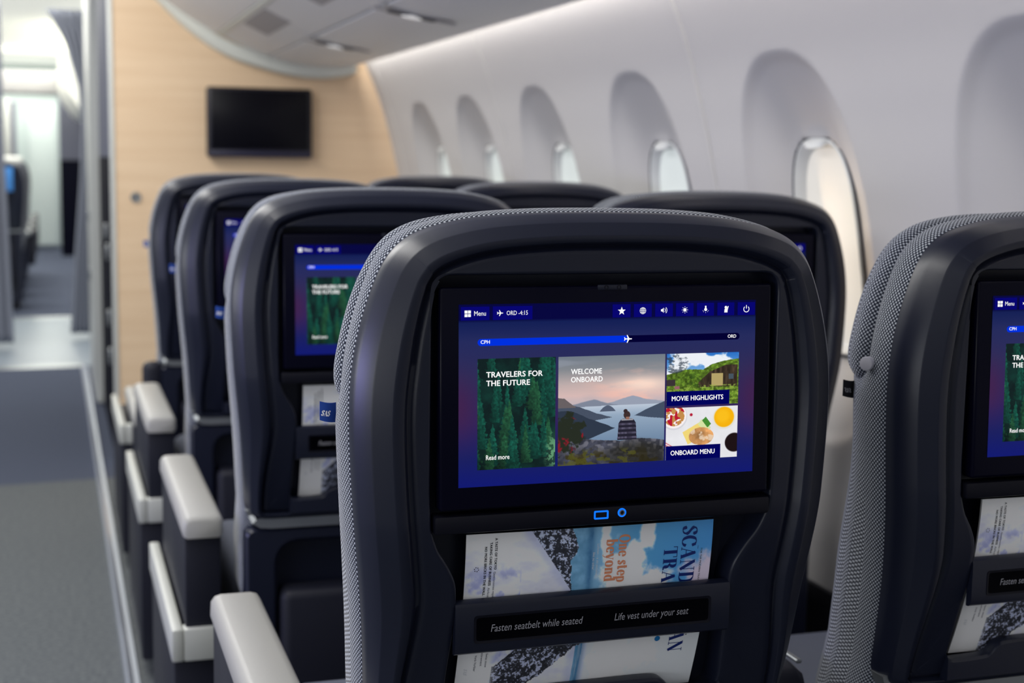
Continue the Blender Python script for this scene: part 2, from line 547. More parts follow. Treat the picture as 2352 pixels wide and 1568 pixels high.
def serif_text(s, fat=1.0):
    V, F = [], []
    x = 0
    for ch in s:
        if ch == ' ':
            x += 0.32
            continue
        wd, st = GL[ch]
        for pts, kind in st:
            p = bez(pts, 5) if kind in 'vs' else np.array(pts, float)
            if kind == 'T':
                fn = lambda t: TH * fat
            elif kind == 't':
                fn = lambda t: TN * fat
            elif kind == 's':
                fn = lambda t: (TN + (TH - TN) * min(1, abs(t[1]) * 1.1 if t[0] * t[1] <= 0 else abs(t[1]) * 0.45)) * fat
            else:
                fn = lambda t: (TN + (TH - TN) * abs(t[1]) ** 1.6) * fat
            v, f = stroke(p, fn)
            b = len(V)
            V += [(q[0] + x, q[1]) for q in v]
            F += [[b + i for i in ff] for ff in f]
        x += wd + 0.06
    return np.array(V), F


# ------------------------------------------------------------------ painted pictures (computed per vertex on a fine grid)
rng = np.random.default_rng(7)


def vnoise(x, y, seed):
    g = np.random.default_rng(seed).random((257, 257))
    xi, yi = np.floor(x).astype(int), np.floor(y).astype(int)
    fx, fy = x - xi, y - yi
    fx, fy = fx * fx * (3 - 2 * fx), fy * fy * (3 - 2 * fy)
    a, b = g[xi % 256, yi % 256], g[(xi + 1) % 256, yi % 256]
    c, d = g[xi % 256, (yi + 1) % 256], g[(xi + 1) % 256, (yi + 1) % 256]
    return (a * (1 - fx) + b * fx) * (1 - fy) + (c * (1 - fx) + d * fx) * fy


def fbm(x, y, seed, oct=6):
    s, amp, t = 0, 0.5, 0
    for k in range(oct):
        s = s + amp * vnoise(x * 2 ** k, y * 2 ** k, seed + k)
        t += amp
        amp *= 0.5
    return s / t


def mixc(img, mask, c):
    m = np.clip(mask, 0, 1)[..., None]
    c = np.asarray(c, float)
    return img * (1 - m) + c * m


def sstep(a, b, x):
    t = np.clip((x - a) / (b - a), 0, 1)
    return t * t * (3 - 2 * t)


def to_lin(img):
    c = np.clip(img, 0, 255) / 255
    return np.where(c <= 0.04045, c / 12.92, ((c + 0.055) / 1.055) ** 2.4)


def grid_uv(nx, ny):
    v, u = np.meshgrid(np.linspace(0, 1, ny), np.linspace(0, 1, nx), indexing='ij')
    return u, v


def paint_forest(u, v):
    x, y = u * 0.74, v
    n = fbm(x * 9, y * 9, 3)
    img = np.ones(u.shape + (3,)) * np.array([16, 32, 32])
    img = mixc(img, sstep(0.3, 0.9, n) * 0.8, (20, 60, 52))
    r = np.random.default_rng(5)
    trees = []
    for k in range(46):
        trees.append((r.uniform(-0.05, 0.79), r.uniform(-0.35, 0.72), r.uniform(0.28, 0.5), r.uniform(0.05, 0.09)))
    trees.sort(key=lambda t: t[1] + t[2])
    jag = fbm(x * 42, y * 42, 40, 3)
    lum = fbm(x * 60, y * 60, 60, 3)
    for i, (cx, top, h, wd) in enumerate(trees):
        t = (y - top) / h
        layer = np.abs(((t * 9) % 1) - 0.2)
        half = wd * np.clip(t, 0, 1) ** 0.8 * (0.45 + 0.9 * jag) * (1.15 - 0.5 * layer)
        m = (np.abs(x - cx) < half) & (t > 0) & (t < 1)
        side = 0.55 + 0.45 * np.clip((x - cx) / (wd + 1e-6) + 0.2, -1, 1)
        base = np.array([18, 92, 72]) if r.random() < 0.75 else np.array([40, 104, 62])
        k = (0.30 + 0.95 * lum * side)[..., None] * (1 - 0.55 * np.clip(t - 0.35, 0, 1))[..., None]
        img = np.where(m[..., None], np.clip(base * k + np.array([10, 18, 18]), 0, 255), img)
    img = mixc(img, sstep(0.10, 0.0, np.hypot((x - 0.73) / 1.0, (y - 0.86) / 1.9) - 0.03) * (0.25 + 0.75 * (jag > 0.5)), (96, 150, 112))
    return img * (1 - 0.35 * sstep(0.75, 1, v) * (1 - u))[..., None]


def paint_fjord(u, v):
    sky = np.stack([np.interp(v, [0, .12, .25, .36, .42], [112, 132, 190, 214, 196]),
                    np.interp(v, [0, .12, .25, .36, .42], [122, 136, 172, 184, 180]),
                    np.interp(v, [0, .12, .25, .36, .42], [134, 142, 170, 180, 184])], -1)
    n = fbm(u * 4, v * 14, 11)
    img = mixc(sky, sstep(.45, .8, n) * sstep(0.05, .25, v) * sstep(.1, .7, u) * .8, (244, 188, 172))
    img = mixc(img, sstep(.45, .75, fbm(u * 3 + 9, v * 16, 17)) * .5 * (1 - sstep(0, .5, u)), (150, 156, 170))
    img = mixc(img, np.exp(-((u - 0.8) / .25) ** 2 - ((v - .27) / .07) ** 2) * .8, (255, 226, 208))
    # far hills, water
    hz = 0.445
    water = np.stack([np.interp(v, [.44, .55, .8], [196, 148, 110]), np.interp(v, [.44, .55, .8], [206, 168, 134]), np.interp(v, [.44, .55, .8], [220, 190, 162])], -1)
    img = np.where((v > hz)[..., None], water, img)
    def hill(f, c, soft=.006):
        nonlocal img
        img = mixc(img, sstep(-soft, soft, v - f) * 1.0, c)
    w1 = fbm(u * 6, u * 0 + 1.5, 23)
    img = mixc(img, sstep(-.006, .006, v - (0.385 + .06 * np.abs(u - .7) / .3 + .03 * (w1 - .5))) * (v < .46), (150, 158, 176))
    img = mixc(img, sstep(-.006, .006, v - (0.40 + .05 * np.abs(u - .33) / .2 + .03 * (w1 - .5))) * (v < .47 - .02 * u), (126, 134, 152))
    # island and left mountains
    img = mixc(img, (v > .46 + .14 * ((u - .46) / .12) ** 2) & (v < .515), (82, 92, 112))
    left = np.interp(u, [0, .06, .14, .22, .36, .5], [.375, .385, .45, .475, .53, .57])
    img = mixc(img, (v > left + .01 * (fbm(u * 20, v * 3, 5) - .5)) & (u < .5) & (v < np.interp(u, [0, .3, .5], [.80, .60, .572])), (70, 80, 98))
    img = mixc(img, (v > left) & (u < .16) & (v < .47), (104, 96, 98))
    left2 = np.interp(u, [0, .12, .3, .45, .53], [.50, .50, .58, .64, .67])
    img = mixc(img, (v > left2 + .012 * (fbm(u * 18, v * 2, 6) - .5)) & (u < .53) & (v < np.interp(u, [.2, .4, .53], [.80, .72, .672])), (46, 56, 72))
    right = np.interp(u, [.72, .82, .92, 1], [.56, .51, .47, .44])
    img = mixc(img, (u > .70) & (v > right) & (v < np.interp(u, [.7, .85, 1], [.56, .585, .60])), (66, 78, 98))
    # rock ledge
    rock = np.interp(u, [0, .15, .3, .6, .78, 1], [.72, .75, .77, .79, .775, .80]) + .02 * (fbm(u * 14, v * 4, 8) - .5)
    rk = fbm(u * 14, v * 18, 31)
    rc = np.array([58, 60, 72])[None, None] * (0.35 + 1.5 * rk)[..., None]
    moss = fbm(u * 10, v * 14, 37)
    rc = mixc(rc, sstep(.5, .62, moss) * sstep(.8, .95, v), (58, 52, 26))
    rc = mixc(rc, sstep(.45, .7, vnoise(u * 34, v * 40, 4)) * sstep(.25, .0, v - rock) * .55, (142, 140, 150))
    img = np.where((v > rock)[..., None], rc, img)
    img = mixc(img, sstep(.16, .06, np.hypot((u - .72) / 2.2, v - .93) - .02) * .6, (34, 32, 22))
    # red plant
    pl = fbm(u * 16, v * 16, 51)
    blob = np.exp(-((u - .08) / .15) ** 2 - ((v - .72) / .17) ** 2)
    img = mixc(img, sstep(.40, .46, pl * 0.55 + blob * .35) * (blob > .18), (38, 44, 34))
    img = mixc(img, sstep(.56, .66, fbm(u * 13 + 5, v * 13, 57)) * (blob > .35), (126, 30, 40))
    img = mixc(img, sstep(.55, .62, fbm(u * 16, v * 22, 59)) * sstep(.84, .9, v) * .7 * (u < .75), (84, 84, 30))
    # seated person seen from behind, striped sweater
    cx = .645
    sh = np.interp(v, [.585, .60, .63, .70, .785], [.035, .062, .082, .086, .092])
    body = (np.abs(u - cx) < sh) & (v > .588) & (v < .785)
    st = np.where((np.sin(v * 150) > .2), 1.0, 0.0)
    bc = np.array([36, 34, 48])[None, None] * np.ones(u.shape + (1,)) + st[..., None] * np.array([52, 50, 58]) * (0.3 + 0.9 * vnoise(u * 60, v * 12, 9))[..., None]
    img = np.where(body[..., None], bc, img)
    img = mixc(img, (np.abs(u - cx) < .055) & (np.abs(v - .598) < .008), (150, 150, 158))
    img = mixc(img, ((u - .642) / .032) ** 2 + ((v - .555) / .036) ** 2 < 1, (62, 46, 46))
    img = mixc(img, ((u - .628) / .020) ** 2 + ((v - .518) / .018) ** 2 < 1, (54, 40, 42))
    img = mixc(img, (np.abs(u - .650) < .016) & (np.abs(v - .585) < .012), (150, 108, 92))
    return img


def paint_meadow(u, v):
    img = np.stack([np.interp(v, [0, .4], [40, 130]), np.interp(v, [0, .4], [110, 180]), np.interp(v, [0, .4], [196, 226])], -1)
    cl = fbm(u * 5, v * 5, 71)
    img = mixc(img, sstep(.46, .6, cl + .18 * np.exp(-((u - .55) / .3) ** 2 - ((v - .12) / .12) ** 2)), (236, 240, 246))
    hill = np.interp(u, [0, .1, .3, .5, .62, .8, 1], [.40, .36, .30, .32, .22, .16, .12]) + .03 * (fbm(u * 20, v * 3, 73) - .5)
    g = fbm(u * 30, v * 26, 77)
    gc = np.array([92, 122, 38])[None, None] * (0.35 + 1.2 * g)[..., None]
    img = np.where((v > hill)[..., None], gc, img)
    img = mixc(img, sstep(.42, .62, fbm(u * 22, v * 22, 79)) * (np.hypot((u - .12) / .18, (v - .18) / .2) < 1) * .7, (48, 58, 70))
    # plain timber hut set in the slope
    hut = (u > .44) & (u < .98) & (v > np.interp(u, [.44, .60, .82, .98], [.56, .36, .24, .24])) & (v < .66)
    wood = np.array([64, 52, 40])[None, None] * (.4 + 1.1 * fbm(u * 40, v * 6, 83))[..., None]
    img = np.where(hut[..., None], wood, img)
    img = mixc(img, (u > .62) & (u < .78) & (v > .40) & (v < .64), (178, 160, 104))
    img = mixc(img, (u > .86) & (u < .93) & (v > .42) & (v < .52), (70, 84, 96))
    img = mixc(img, (u < .12) & (v > .50) & (v < .62), (58, 50, 52))
    img = mixc(img, sstep(.48, .6, fbm(u * 20, v * 24, 87)) * np.exp(-((u - .36) / .12) ** 2 - ((v - .55) / .2) ** 2) * .8, (40, 66, 22))
    img = mixc(img, sstep(.5, .62, fbm(u * 36, v * 30, 89)) * (v > .62) * .7, (150, 178, 70))
    img = mixc(img, (np.abs(u - .145) < .035) & (np.abs(v - .655) < .03), (150, 96, 104))
    return img


def paint_breakfast(u, v):
    x, y = u * 1.18, v * 0.84
    n = fbm(x * 6, y * 6, 91)
    img = np.ones(u.shape + (3,)) * np.array([236, 236, 240]) - (n * 14)[..., None]
    def disc(cx, cy, r, c, e=.01):
        nonlocal img
        img = mixc(img, sstep(r + e, r - e, np.hypot(x - cx, y - cy)), c)
    disc(.13, .14, .215, (210, 210, 218))
    disc(.13, .13, .20, (248, 240, 240))
    gr = fbm(x * 26, y * 26, 93, 3)
    inn = np.hypot(x - .13, y - .12) < .175
    img = mixc(img, inn & (gr > .42), (196, 140, 76))
    img = mixc(img, inn & (vnoise(x * 24, y * 24, 95) > .62), (186, 24, 48))
    disc(.41, .12, .024, (180, 30, 56), .006)
    disc(.955, .19, .19, (226, 224, 214))
    disc(.955, .18, .165, (246, 178, 10))
    disc(.93, .16, .11, (250, 190, 26), .05)
    # cheese, cucumber, roll
    def quad(P, c):
        nonlocal img
        m = np.ones(u.shape, bool)
        for i in range(4):
            a, b = P[i], P[(i + 1) % 4]
            m &= ((b[0] - a[0]) * (y - a[1]) - (b[1] - a[1]) * (x - a[0])) > 0
        img = mixc(img, m, c)
    quad([(.27, .40), (.56, .24), (.66, .46), (.36, .60)], (240, 214, 120))
    quad([(.52, .28), (.58, .20), (.74, .34), (.68, .42)], (214, 226, 164))
    quad([(.59, .22), (.65, .16), (.74, .28), (.68, .34)], (70, 140, 50))
    rb = (((x - .58) / .205) ** 2 + ((y - .475) / .145) ** 2) < 1
    bc = np.array([206, 148, 92])[None, None] * (.6 + .75 * fbm(x * 9, y * 9, 97))[..., None]
    img = np.where(rb[..., None], bc, img)
    img = mixc(img, rb * sstep(.5, .62, fbm(x * 12, y * 12, 99)) * .8, (236, 214, 190))
    disc(1.13, .60, .185, (228, 228, 234))
    disc(1.13, .60, .155, (28, 16, 18))
    img = mixc(img, (np.abs(y - .60 - x * .5) < .012) & (x < .22) | (np.abs(y - .56 - x * .6) < .01) & (x < .18), (214, 120, 130))
    return img


def paint_display(u, v):
    top = np.array([16, 28, 96.])
    img = np.stack([np.interp(v, [.1, .2, .4, .65, .85, 1], [18, 36, 44, 46, 24, 16]),
                    np.interp(v, [.1, .2, .4, .65, .85, 1], [30, 42, 44, 34, 30, 24]),
                    np.interp(v, [.1, .2, .4, .65, .85, 1], [84, 92, 88, 92, 96, 112])], -1)
    e = np.exp(-((v - .56) / .17) ** 2) * (np.exp(-(u / .05) ** 2) + np.exp(-((1 - u) / .05) ** 2) + .35)
    img = mixc(img, e * .65, (66, 34, 76))
    img = mixc(img, (v < .1015) * 1.0, (4, 4, 62))
    return img


def paint_cover(u, v):
    """magazine lying on its side: cover top to the right"""
    U, V = u * 272, v * 196
    n = fbm(U / 26, V / 26, 111)
    n2 = fbm(U / 9, V / 9, 121)
    sky = np.stack([np.interp(U, [130, 190, 272], [120, 76, 70]), np.interp(U, [130, 190, 272], [160, 140, 134]), np.interp(U, [130, 190, 272], [186, 184, 190])], -1)
    low = sstep(60, 115, V)
    img = sky * (1 - low[..., None]) + np.array([190, 194, 206]) * low[..., None]
    # clouds
    def cloud(cx, cy, ax, ay, c=(232, 224, 220)):
        nonlocal img
        d = np.hypot((U - cx) / ax, (V - cy) / ay) + (n2 - .5) * .9 + (n - .5) * .5
        img = mixc(img, sstep(1.15, .62, d), c)
    cloud(172, 62, 26, 40)
    cloud(196, 8, 9, 22)
    cloud(184, 40, 13, 22)
    cloud(208, 66, 22, 20, (214, 206, 208))
    cloud(262, 58, 24, 26, (190, 180, 196))
    cloud(150, 12, 6, 30, (196, 206, 214))
    cloud(170, 150, 24, 30, (226, 220, 214))
    cloud(200, 150, 26, 18, (204, 200, 200))
    # sea
    sea = (U < 134 + 3 * n) & (U > 60)
    sc = np.stack([70 + 60 * n2, 116 + 60 * n2, 150 + 54 * n2], -1)
    img = np.where(sea[..., None], sc, img)
    img = mixc(img, sea * sstep(.5, .7, fbm(U / 3, V / 40, 131)) * sstep(95, 130, V) * .7, (206, 210, 212))
    img = mixc(img, np.exp(-((U - 134) / 4.5) ** 2) * .45, (24, 66, 110))
    # mountain: rock then snow slope
    rockR = np.interp(V, [0, 20, 35, 66, 90, 112], [112, 122, 112, 116, 122, 140])
    rk = .55 * fbm(U / 3.2 + V / 9, V / 4.5, 141) + .45 * fbm(U / 1.4, V / 1.4, 145, 3)
    rocks = (U < rockR + 8 * (n2 - .5))
    rc = np.array([150, 158, 184])[None, None] * (.20 + .25 * rk + .75 * sstep(.50, .58, rk))[..., None]
    img = np.where((rocks & (V < 118))[..., None], rc, img)
    ridge = np.interp(V, [0, 66, 110], [69, 114, 128])
    sn = np.array([196, 198, 210])[None, None] * (1.10 - .24 * fbm(U / 22, V / 12, 151))[..., None]
    img = np.where((U < ridge)[..., None], sn, img)
    img = mixc(img, (U < ridge) * sstep(14, 2, ridge - U) * .35, (132, 142, 182))
    img = mixc(img, (U < 60) * sstep(.48, .74, fbm(U / 12 + 4, V / 14, 161)) * sstep(26, 50, V) * .6, (116, 124, 176))
    # lower rock band
    lowb = (V > np.interp(U, [40, 60, 100, 160], [150, 132, 122, 108])) & (V < np.interp(U, [40, 80, 120, 165], [240, 176, 140, 112]) + 14 * (n2 - .5)) & (U > 38)
    rl = .5 * fbm(U / 4 + V / 7, V / 6, 171) + .5 * fbm(U / 1.6, V / 1.6, 175, 3)
    rc2 = np.array([150, 156, 178])[None, None] * (.16 + .28 * rl + .70 * sstep(.50, .60, rl))[..., None]
    img = np.where(lowb[..., None], rc2, img)
    img = mixc(img, sstep(46, 30, U) * (V > 95), (204, 206, 214))
    return img


def picture(name, painter, nx, ny, x0, x1, z0, z1, y, m, parent):
    """rectangular picture, +u to +x, +v downwards, facing -y"""
    u, v = grid_uv(nx, ny)
    img = to_lin(painter(u, v)).reshape(-1, 3)
    X = (x0 + u * (x1 - x0)).ravel()
    Zz = (z1 + v * (z0 - z1)).ravel()
    idx = np.arange(nx * ny).reshape(ny, nx)
    F = np.stack([idx[:-1, :-1], idx[1:, :-1], idx[1:, 1:], idx[:-1, 1:]], -1).reshape(-1, 4)
    me = bpy.data.meshes.new(name)
    me.from_pydata(np.stack([X, np.full_like(X, y), Zz], -1).tolist(), [], F.tolist())
    a = me.color_attributes.new('Col', 'FLOAT_COLOR', 'POINT')
    a.data.foreach_set('color', np.hstack([img, np.ones((len(img), 1))]).astype(np.float32).ravel())
    me.materials.append(m)
    o = bpy.data.objects.new(name, me)
    COL.objects.link(o)
    o.parent = parent
    return o


def flat2d(name, parts, m, parent, y):
    """parts: list of (Nx2 verts, faces) in x,z -> thin mesh facing -y"""
    b = MB()
    for V, F in parts:
        b.add([(p[0], y, p[1]) for p in V], F)
    return b.build(name, m, parent, smooth=0)


def rect2(x0, x1, z0, z1):
    return np.array([(x0, z0), (x1, z0), (x1, z1), (x0, z1)]), [[0, 1, 2, 3]]


def disc2(cx, cz, r, n=28, r2=0):
    a = np.linspace(0, 2 * math.pi, n, endpoint=False)
    o = np.stack([cx + r * np.cos(a), cz + r * np.sin(a)], -1)
    if r2 <= 0:
        return o, [list(range(n))]
    i = np.stack([cx + r2 * np.cos(a), cz + r2 * np.sin(a)], -1)
    return np.vstack([o, i]), [[k, (k + 1) % n, (k + 1) % n + n, k + n] for k in range(n)]


def arc2(cx, cz, r, a0, a1, t, n=14):
    a = np.radians(np.linspace(a0, a1, n))
    o = np.stack([cx + (r + t) * np.cos(a), cz + (r + t) * np.sin(a)], -1)
    i = np.stack([cx + (r - t) * np.cos(a), cz + (r - t) * np.sin(a)], -1)
    return np.vstack([o, i]), [[k, k + 1, k + 1 + n, k + n] for k in range(n - 1)]


def seg2(p, q, t):
    v, f = stroke([p, q], lambda d: t)
    return np.array(v), f


def plane2(cx, cz, s):
    P = np.array([(.5, 0), (.42, .06), (.15, .07), (-.08, .45), (-.18, .45), (-.06, .07), (-.32, .06), (-.42, .2), (-.5, .2), (-.44, 0),
                  (-.5, -.2), (-.42, -.2), (-.32, -.06), (-.06, -.07), (-.18, -.45), (-.08, -.45), (.15, -.07), (.42, -.06)]) * s
    P = P + np.array([cx, cz])
    return P, [list(range(len(P)))]



def ui(name, rgb):
    return mat(name, (0, 0, 0), 0.5, 0, 0, emit=srgb(*rgb), estr=1.0)


M['ui_btn'] = ui('display_button_blue', (8, 6, 112))
M['ui_bar'] = ui('display_progress_blue', (0, 48, 222))
M['ui_dark'] = ui('display_progress_dark', (4, 2, 50))
M['ui_cap'] = ui('display_caption_navy', (2, 4, 92))

# ------------------------------------------------------------------ the setting
WZ = np.array([-.1, 0, .3, .6, .9, 1.172, 1.319, 1.445, 1.534, 1.605, 1.70, 1.80, 1.95, 2.15])
WX = np.array([1.43, 1.44, 1.462, 1.466, 1.447, 1.400, 1.366, 1.331, 1.301, 1.269, 1.225, 1.17, 1.07, .90])


def smooth_profile():
    z = np.linspace(-.1, 2.15, 226)
    x = np.interp(z, WZ, WX)
    for _ in range(12):
        x[1:-1] = (x[:-2] + 2 * x[1:-1] + x[2:]) / 4
    return z, x


PZ, PX = smooth_profile()


def wall_x(z):
    return np.interp(z, PZ, PX)


WIN_Y = [0.99, 1.725, 2.457, 3.185, 3.905, 4.605, 5.24]
YB = 5.85


def recess(y, z):
    """depth of the window funnels pressed into the lining"""
    d = np.zeros_like(y)
    for wy in WIN_Y:
        dy, dz = np.abs(y - wy), z - 1.085
        ro = ((dy / .232) ** 2.5 + (np.abs(dz) / .384) ** 2.5) ** (1 / 2.5)
        ri = ((dy / .122) ** 3 + (np.abs(z - 1.085) / .222) ** 3) ** (1 / 3)
        t = np.clip((1 - ro) / (np.clip(1 - ro, 1e-4, None) + np.clip(ri - 1, 0, None)), 0, 1)
        tt = np.clip(t, 0, 1)
        f = 0.045 * (1 - (1 - tt) ** 1.35) + 0.006 * sstep(0, .10, tt)
        f = np.where(ri < .94, 0.085, f)
        d = np.where(ro < 1, f, d)
    return d


ys = np.arange(-1.2, YB + 0.006, 0.0075)
zs = np.concatenate([np.arange(0.40, 0.68, .03), np.arange(0.68, 1.50, 0.0075), np.arange(1.50, 2.06, .03)])
gy, gz = np.meshgrid(ys, zs, indexing='ij')
dep = recess(gy, gz)
nx_ = np.gradient(PX, PZ)
sl = np.interp(gz, PZ, nx_)
nl = np.sqrt(1 + sl ** 2)
gx = wall_x(gz) + dep / nl
gz2 = gz - dep * sl / nl * 1.0
idx = np.arange(gy.size).reshape(gy.shape)
F = np.stack([idx[:-1, :-1], idx[:-1, 1:], idx[1:, 1:], idx[1:, :-1]], -1).reshape(-1, 4)
me = bpy.data.meshes.new('wall_right')
me.from_pydata(np.stack([gx.ravel(), gy.ravel(), gz2.ravel()], -1).tolist(), [], F.tolist())
me.materials.append(M['wall'])
me.polygons.foreach_set('use_smooth', [True] * len(me.polygons))
wall = struct(bpy.data.objects.new('wall_right', me))
COL.objects.link(wall)

# lower dark lining
b = MB()
prof = [(wall_x(z) - .012, z) for z in np.linspace(0, .41, 8)]
b.prism(prof + [(1.53, .41), (1.53, 0)], 'y', -1.2, YB)
struct(b.build('baseboard_right', M['dado']))

# seam strips between the lining panels
for k, y in enumerate((1.385, 2.825, 4.27, 5.70)):
    b = MB()
    R = []
    for z in np.linspace(.42, 2.0, 60):
        x = float(wall_x(z))
        R.append([(x - .0025, y - .006, z), (x - .0035, y - .002, z), (x - .0035, y + .002, z), (x - .0025, y + .006, z), (x + .006, y + .006, z), (x + .006, y - .006, z)])
    b.rings(R, True, True, True)
    struct(b.build('trim_%d' % (k + 1), M['seam'], smooth=40))


def sup(a, b_, n, k):
    t = 2 * math.pi * k / 48
    c, s_ = math.cos(t), math.sin(t)
    return a * math.copysign(abs(c) ** (2 / n), c), b_ * math.copysign(abs(s_) ** (2 / n), s_)


for k, wy in enumerate(WIN_Y):
    zc = 1.085
    x0 = float(wall_x(zc))
    dzdx = float(np.interp(zc, PZ, nx_))
    t = Vector((dzdx, 0, 1)).normalized()
    n_in = Vector((-t.z, 0, t.x))  # towards the cabin
    org = Vector((x0, wy, zc)) - n_in * 0.0485

    def P(a, c, h):
        q = org + Vector((0, 1, 0)) * a + t * c + n_in * h
        return (q.x, q.y, q.z)
    root = bpy.data.objects.new('window_%d' % (k + 1), None)
    COL.objects.link(root)
    struct(root)

    def ring(sa, sb, h, n=3.0):
        return [P(*sup(sa, sb, n, i), h) for i in range(48)]
    b = MB()
    b.rings([ring(.1235, .2235, .000), ring(.123, .223, .0035), ring(.1185, .2185, .0035), ring(.117, .217, -.004)])
    b.build('gasket', M['gap'], root)
    b = MB()
    b.rings([ring(.1182, .2182, -.004), ring(.117, .217, .003), ring(.113, .213, .005), ring(.104, .204, -.002), ring(.098, .198, -.010), ring(.095, .195, -.014)])
    b.build('window_frame', M['winframe'], root, smooth=50)
    b = MB().add(ring(.097, .197, -.013), [list(range(48))])
    b.build('pane', M['panewarm'] if wy < 2.6 else M['pane'], root, smooth=0)
    # shade pull at the head of the opening
    b = MB()
    hw, hh = .040, .0
    Rr = []
    for q in np.linspace(-1, 1, 13):
        wv = math.sqrt(max(0, 1 - q * q))
        Rr.append([P(q * hw, .214, .002), P(q * hw, .212 - .002 * wv, .004 + .014 * wv), P(q * hw, .205 - .006 * wv, .004 + .016 * wv), P(q * hw, .204, .001)])
    b.rings(Rr, True, True, True)
    b.build('shade_pull', M['winframe'], root, smooth=60)

# bulkhead panel
b = MB()
poly = [(.243, .0), (1.44, .0)] + [(float(wall_x(z)) + .004, z) for z in np.linspace(.05, 1.95, 40)] + [(1.0, 2.2), (.243, 2.2)]
b.prism(poly, 'y', YB, YB + .10)
struct(b.build('wall_front', M['wood'], smooth=0))
b = MB().box(.226, .243, YB - .006, YB + .12, 0, 2.2, .004)
struct(b.build('trim_5', M['column']))

# floor
b = MB().add([(-4, -2, 0), (1.5, -2, 0), (1.5, 5.75, 0), (-4, 5.2, 0)], [[0, 1, 2, 3]])
struct(b.build('floor', M['carpet'], smooth=0))
b = MB().add([(-4, 5.2, 0), (1.5, 5.75, 0), (1.5, 8.78, 0), (-4, 8.55, 0)], [[0, 1, 2, 3]])
struct(b.build('floor_forward', M['carpet2'], smooth=0))
b = MB().add([(-4, 8.55, 0), (1.5, 8.78, 0), (1.5, 11.42, 0), (-4, 11.25, 0)], [[0, 1, 2, 3]])
struct(b.build('floor_galley', M['vinyl'], smooth=0))
b = MB().add([(-4, 11.25, 0), (1.5, 11.42, 0), (1.5, 22, 0), (-4, 22, 0)], [[0, 1, 2, 3]])
struct(b.build('floor_far', M['carpet2'], smooth=0))
for k, (ya, yb2) in enumerate(((8.68, 8.78), (11.37, 11.45))):
    b = MB()
    b.add([(-1.2, ya - .07, .001), (.155, ya + .02, .001), (.155, yb2 + .02, .001), (-1.2, yb2 - .07, .001),
           (-1.2, ya - .05, .006), (.155, ya + .04, .006), (.155, yb2 + .0, .006), (-1.2, yb2 - .09, .006)],
          [[0, 1, 5, 4], [1, 2, 6, 5], [2, 3, 7, 6], [3, 0, 4, 7], [4, 5, 6, 7]])
    struct(b.build('trim_%d' % (6 + k), M['silver'], smooth=0))
# seat track cover along the aisle
b = MB()
prof = [(.140, .0), (.142, .010), (.147, .014), (.157, .012), (.160, .008), (.172, .008), (.176, .0)]
b.prism(prof, 'y', -1.0, 8.65)
o = b.build('seat_track', M['track'], smooth=25)
tag(o, 'long silver seat track strip on carpet along the aisle edge', 'floor track')

# ------------------------------------------------------------------ overhead bin, its service panels and lamps
up = bez([(.22, 2.16), (.30, 2.00), (.446, 1.86), (.646, 1.74), (.847, 1.654), (.983, 1.626), (1.10, 1.624), (1.165, 1.630), (1.190, 1.634)], 6)
binr = empty('overhead_bin', (0, 0, 0), 'long grey overhead luggage bin with curved underside above the window seats', 'overhead bin')
B0, B1 = -1.2, 5.79


def bin_strip(name, a0, a1, y0, y1, lift, m, parent, thick=.02):
    """strip of the bin underside between two profile X values"""
    P = [p for p in up if a0 < p[0] < a1]
    zi = lambda x: float(np.interp(x, up[:, 0], up[:, 1]))
    P = [(a0, zi(a0))] + [tuple(p) for p in P] + [(a1, zi(a1))]
    lo = [(p[0], p[1] - lift) for p in P]
    hi = [(p[0], p[1] - lift + thick) for p in P][::-1]
    return MB().prism(lo + hi, 'y', y0, y1).build(name, m, parent, smooth=25)


bin_strip('bin_door', .225, .636, B0, B1, 0.004, M['bin'], binr)
bin_strip('bin_latch_rail', .6405, .656, B0, B1 - .02, 0.006, M['bintrim'], binr)
bin_strip('service_panel', .662, .836, B0, B1, 0, M['bin'], binr)
bin_strip('light_panel', .850, 1.190, B0, B1, 0, M['bin'], binr)
bin_strip('bin_backing', .225, 1.190, B0, B1, -.012, M['slot'], binr)
MB().prism([(1.190, 1.632), (1.204, 1.634), (1.207, 1.642), (1.200, 1.655), (1.120, 1.80), (1.0, 1.98), (.98, 1.98), (1.180, 1.655)], 'y', B0, B1).build('bin_lip', M['bin'], binr, smooth=40)
for y in (5.02, 3.95, 2.9, 1.85):
    bin_strip('mask_door', .668, .752, y - .36, y + .16, .0025, M['bindark'], binr, .006)
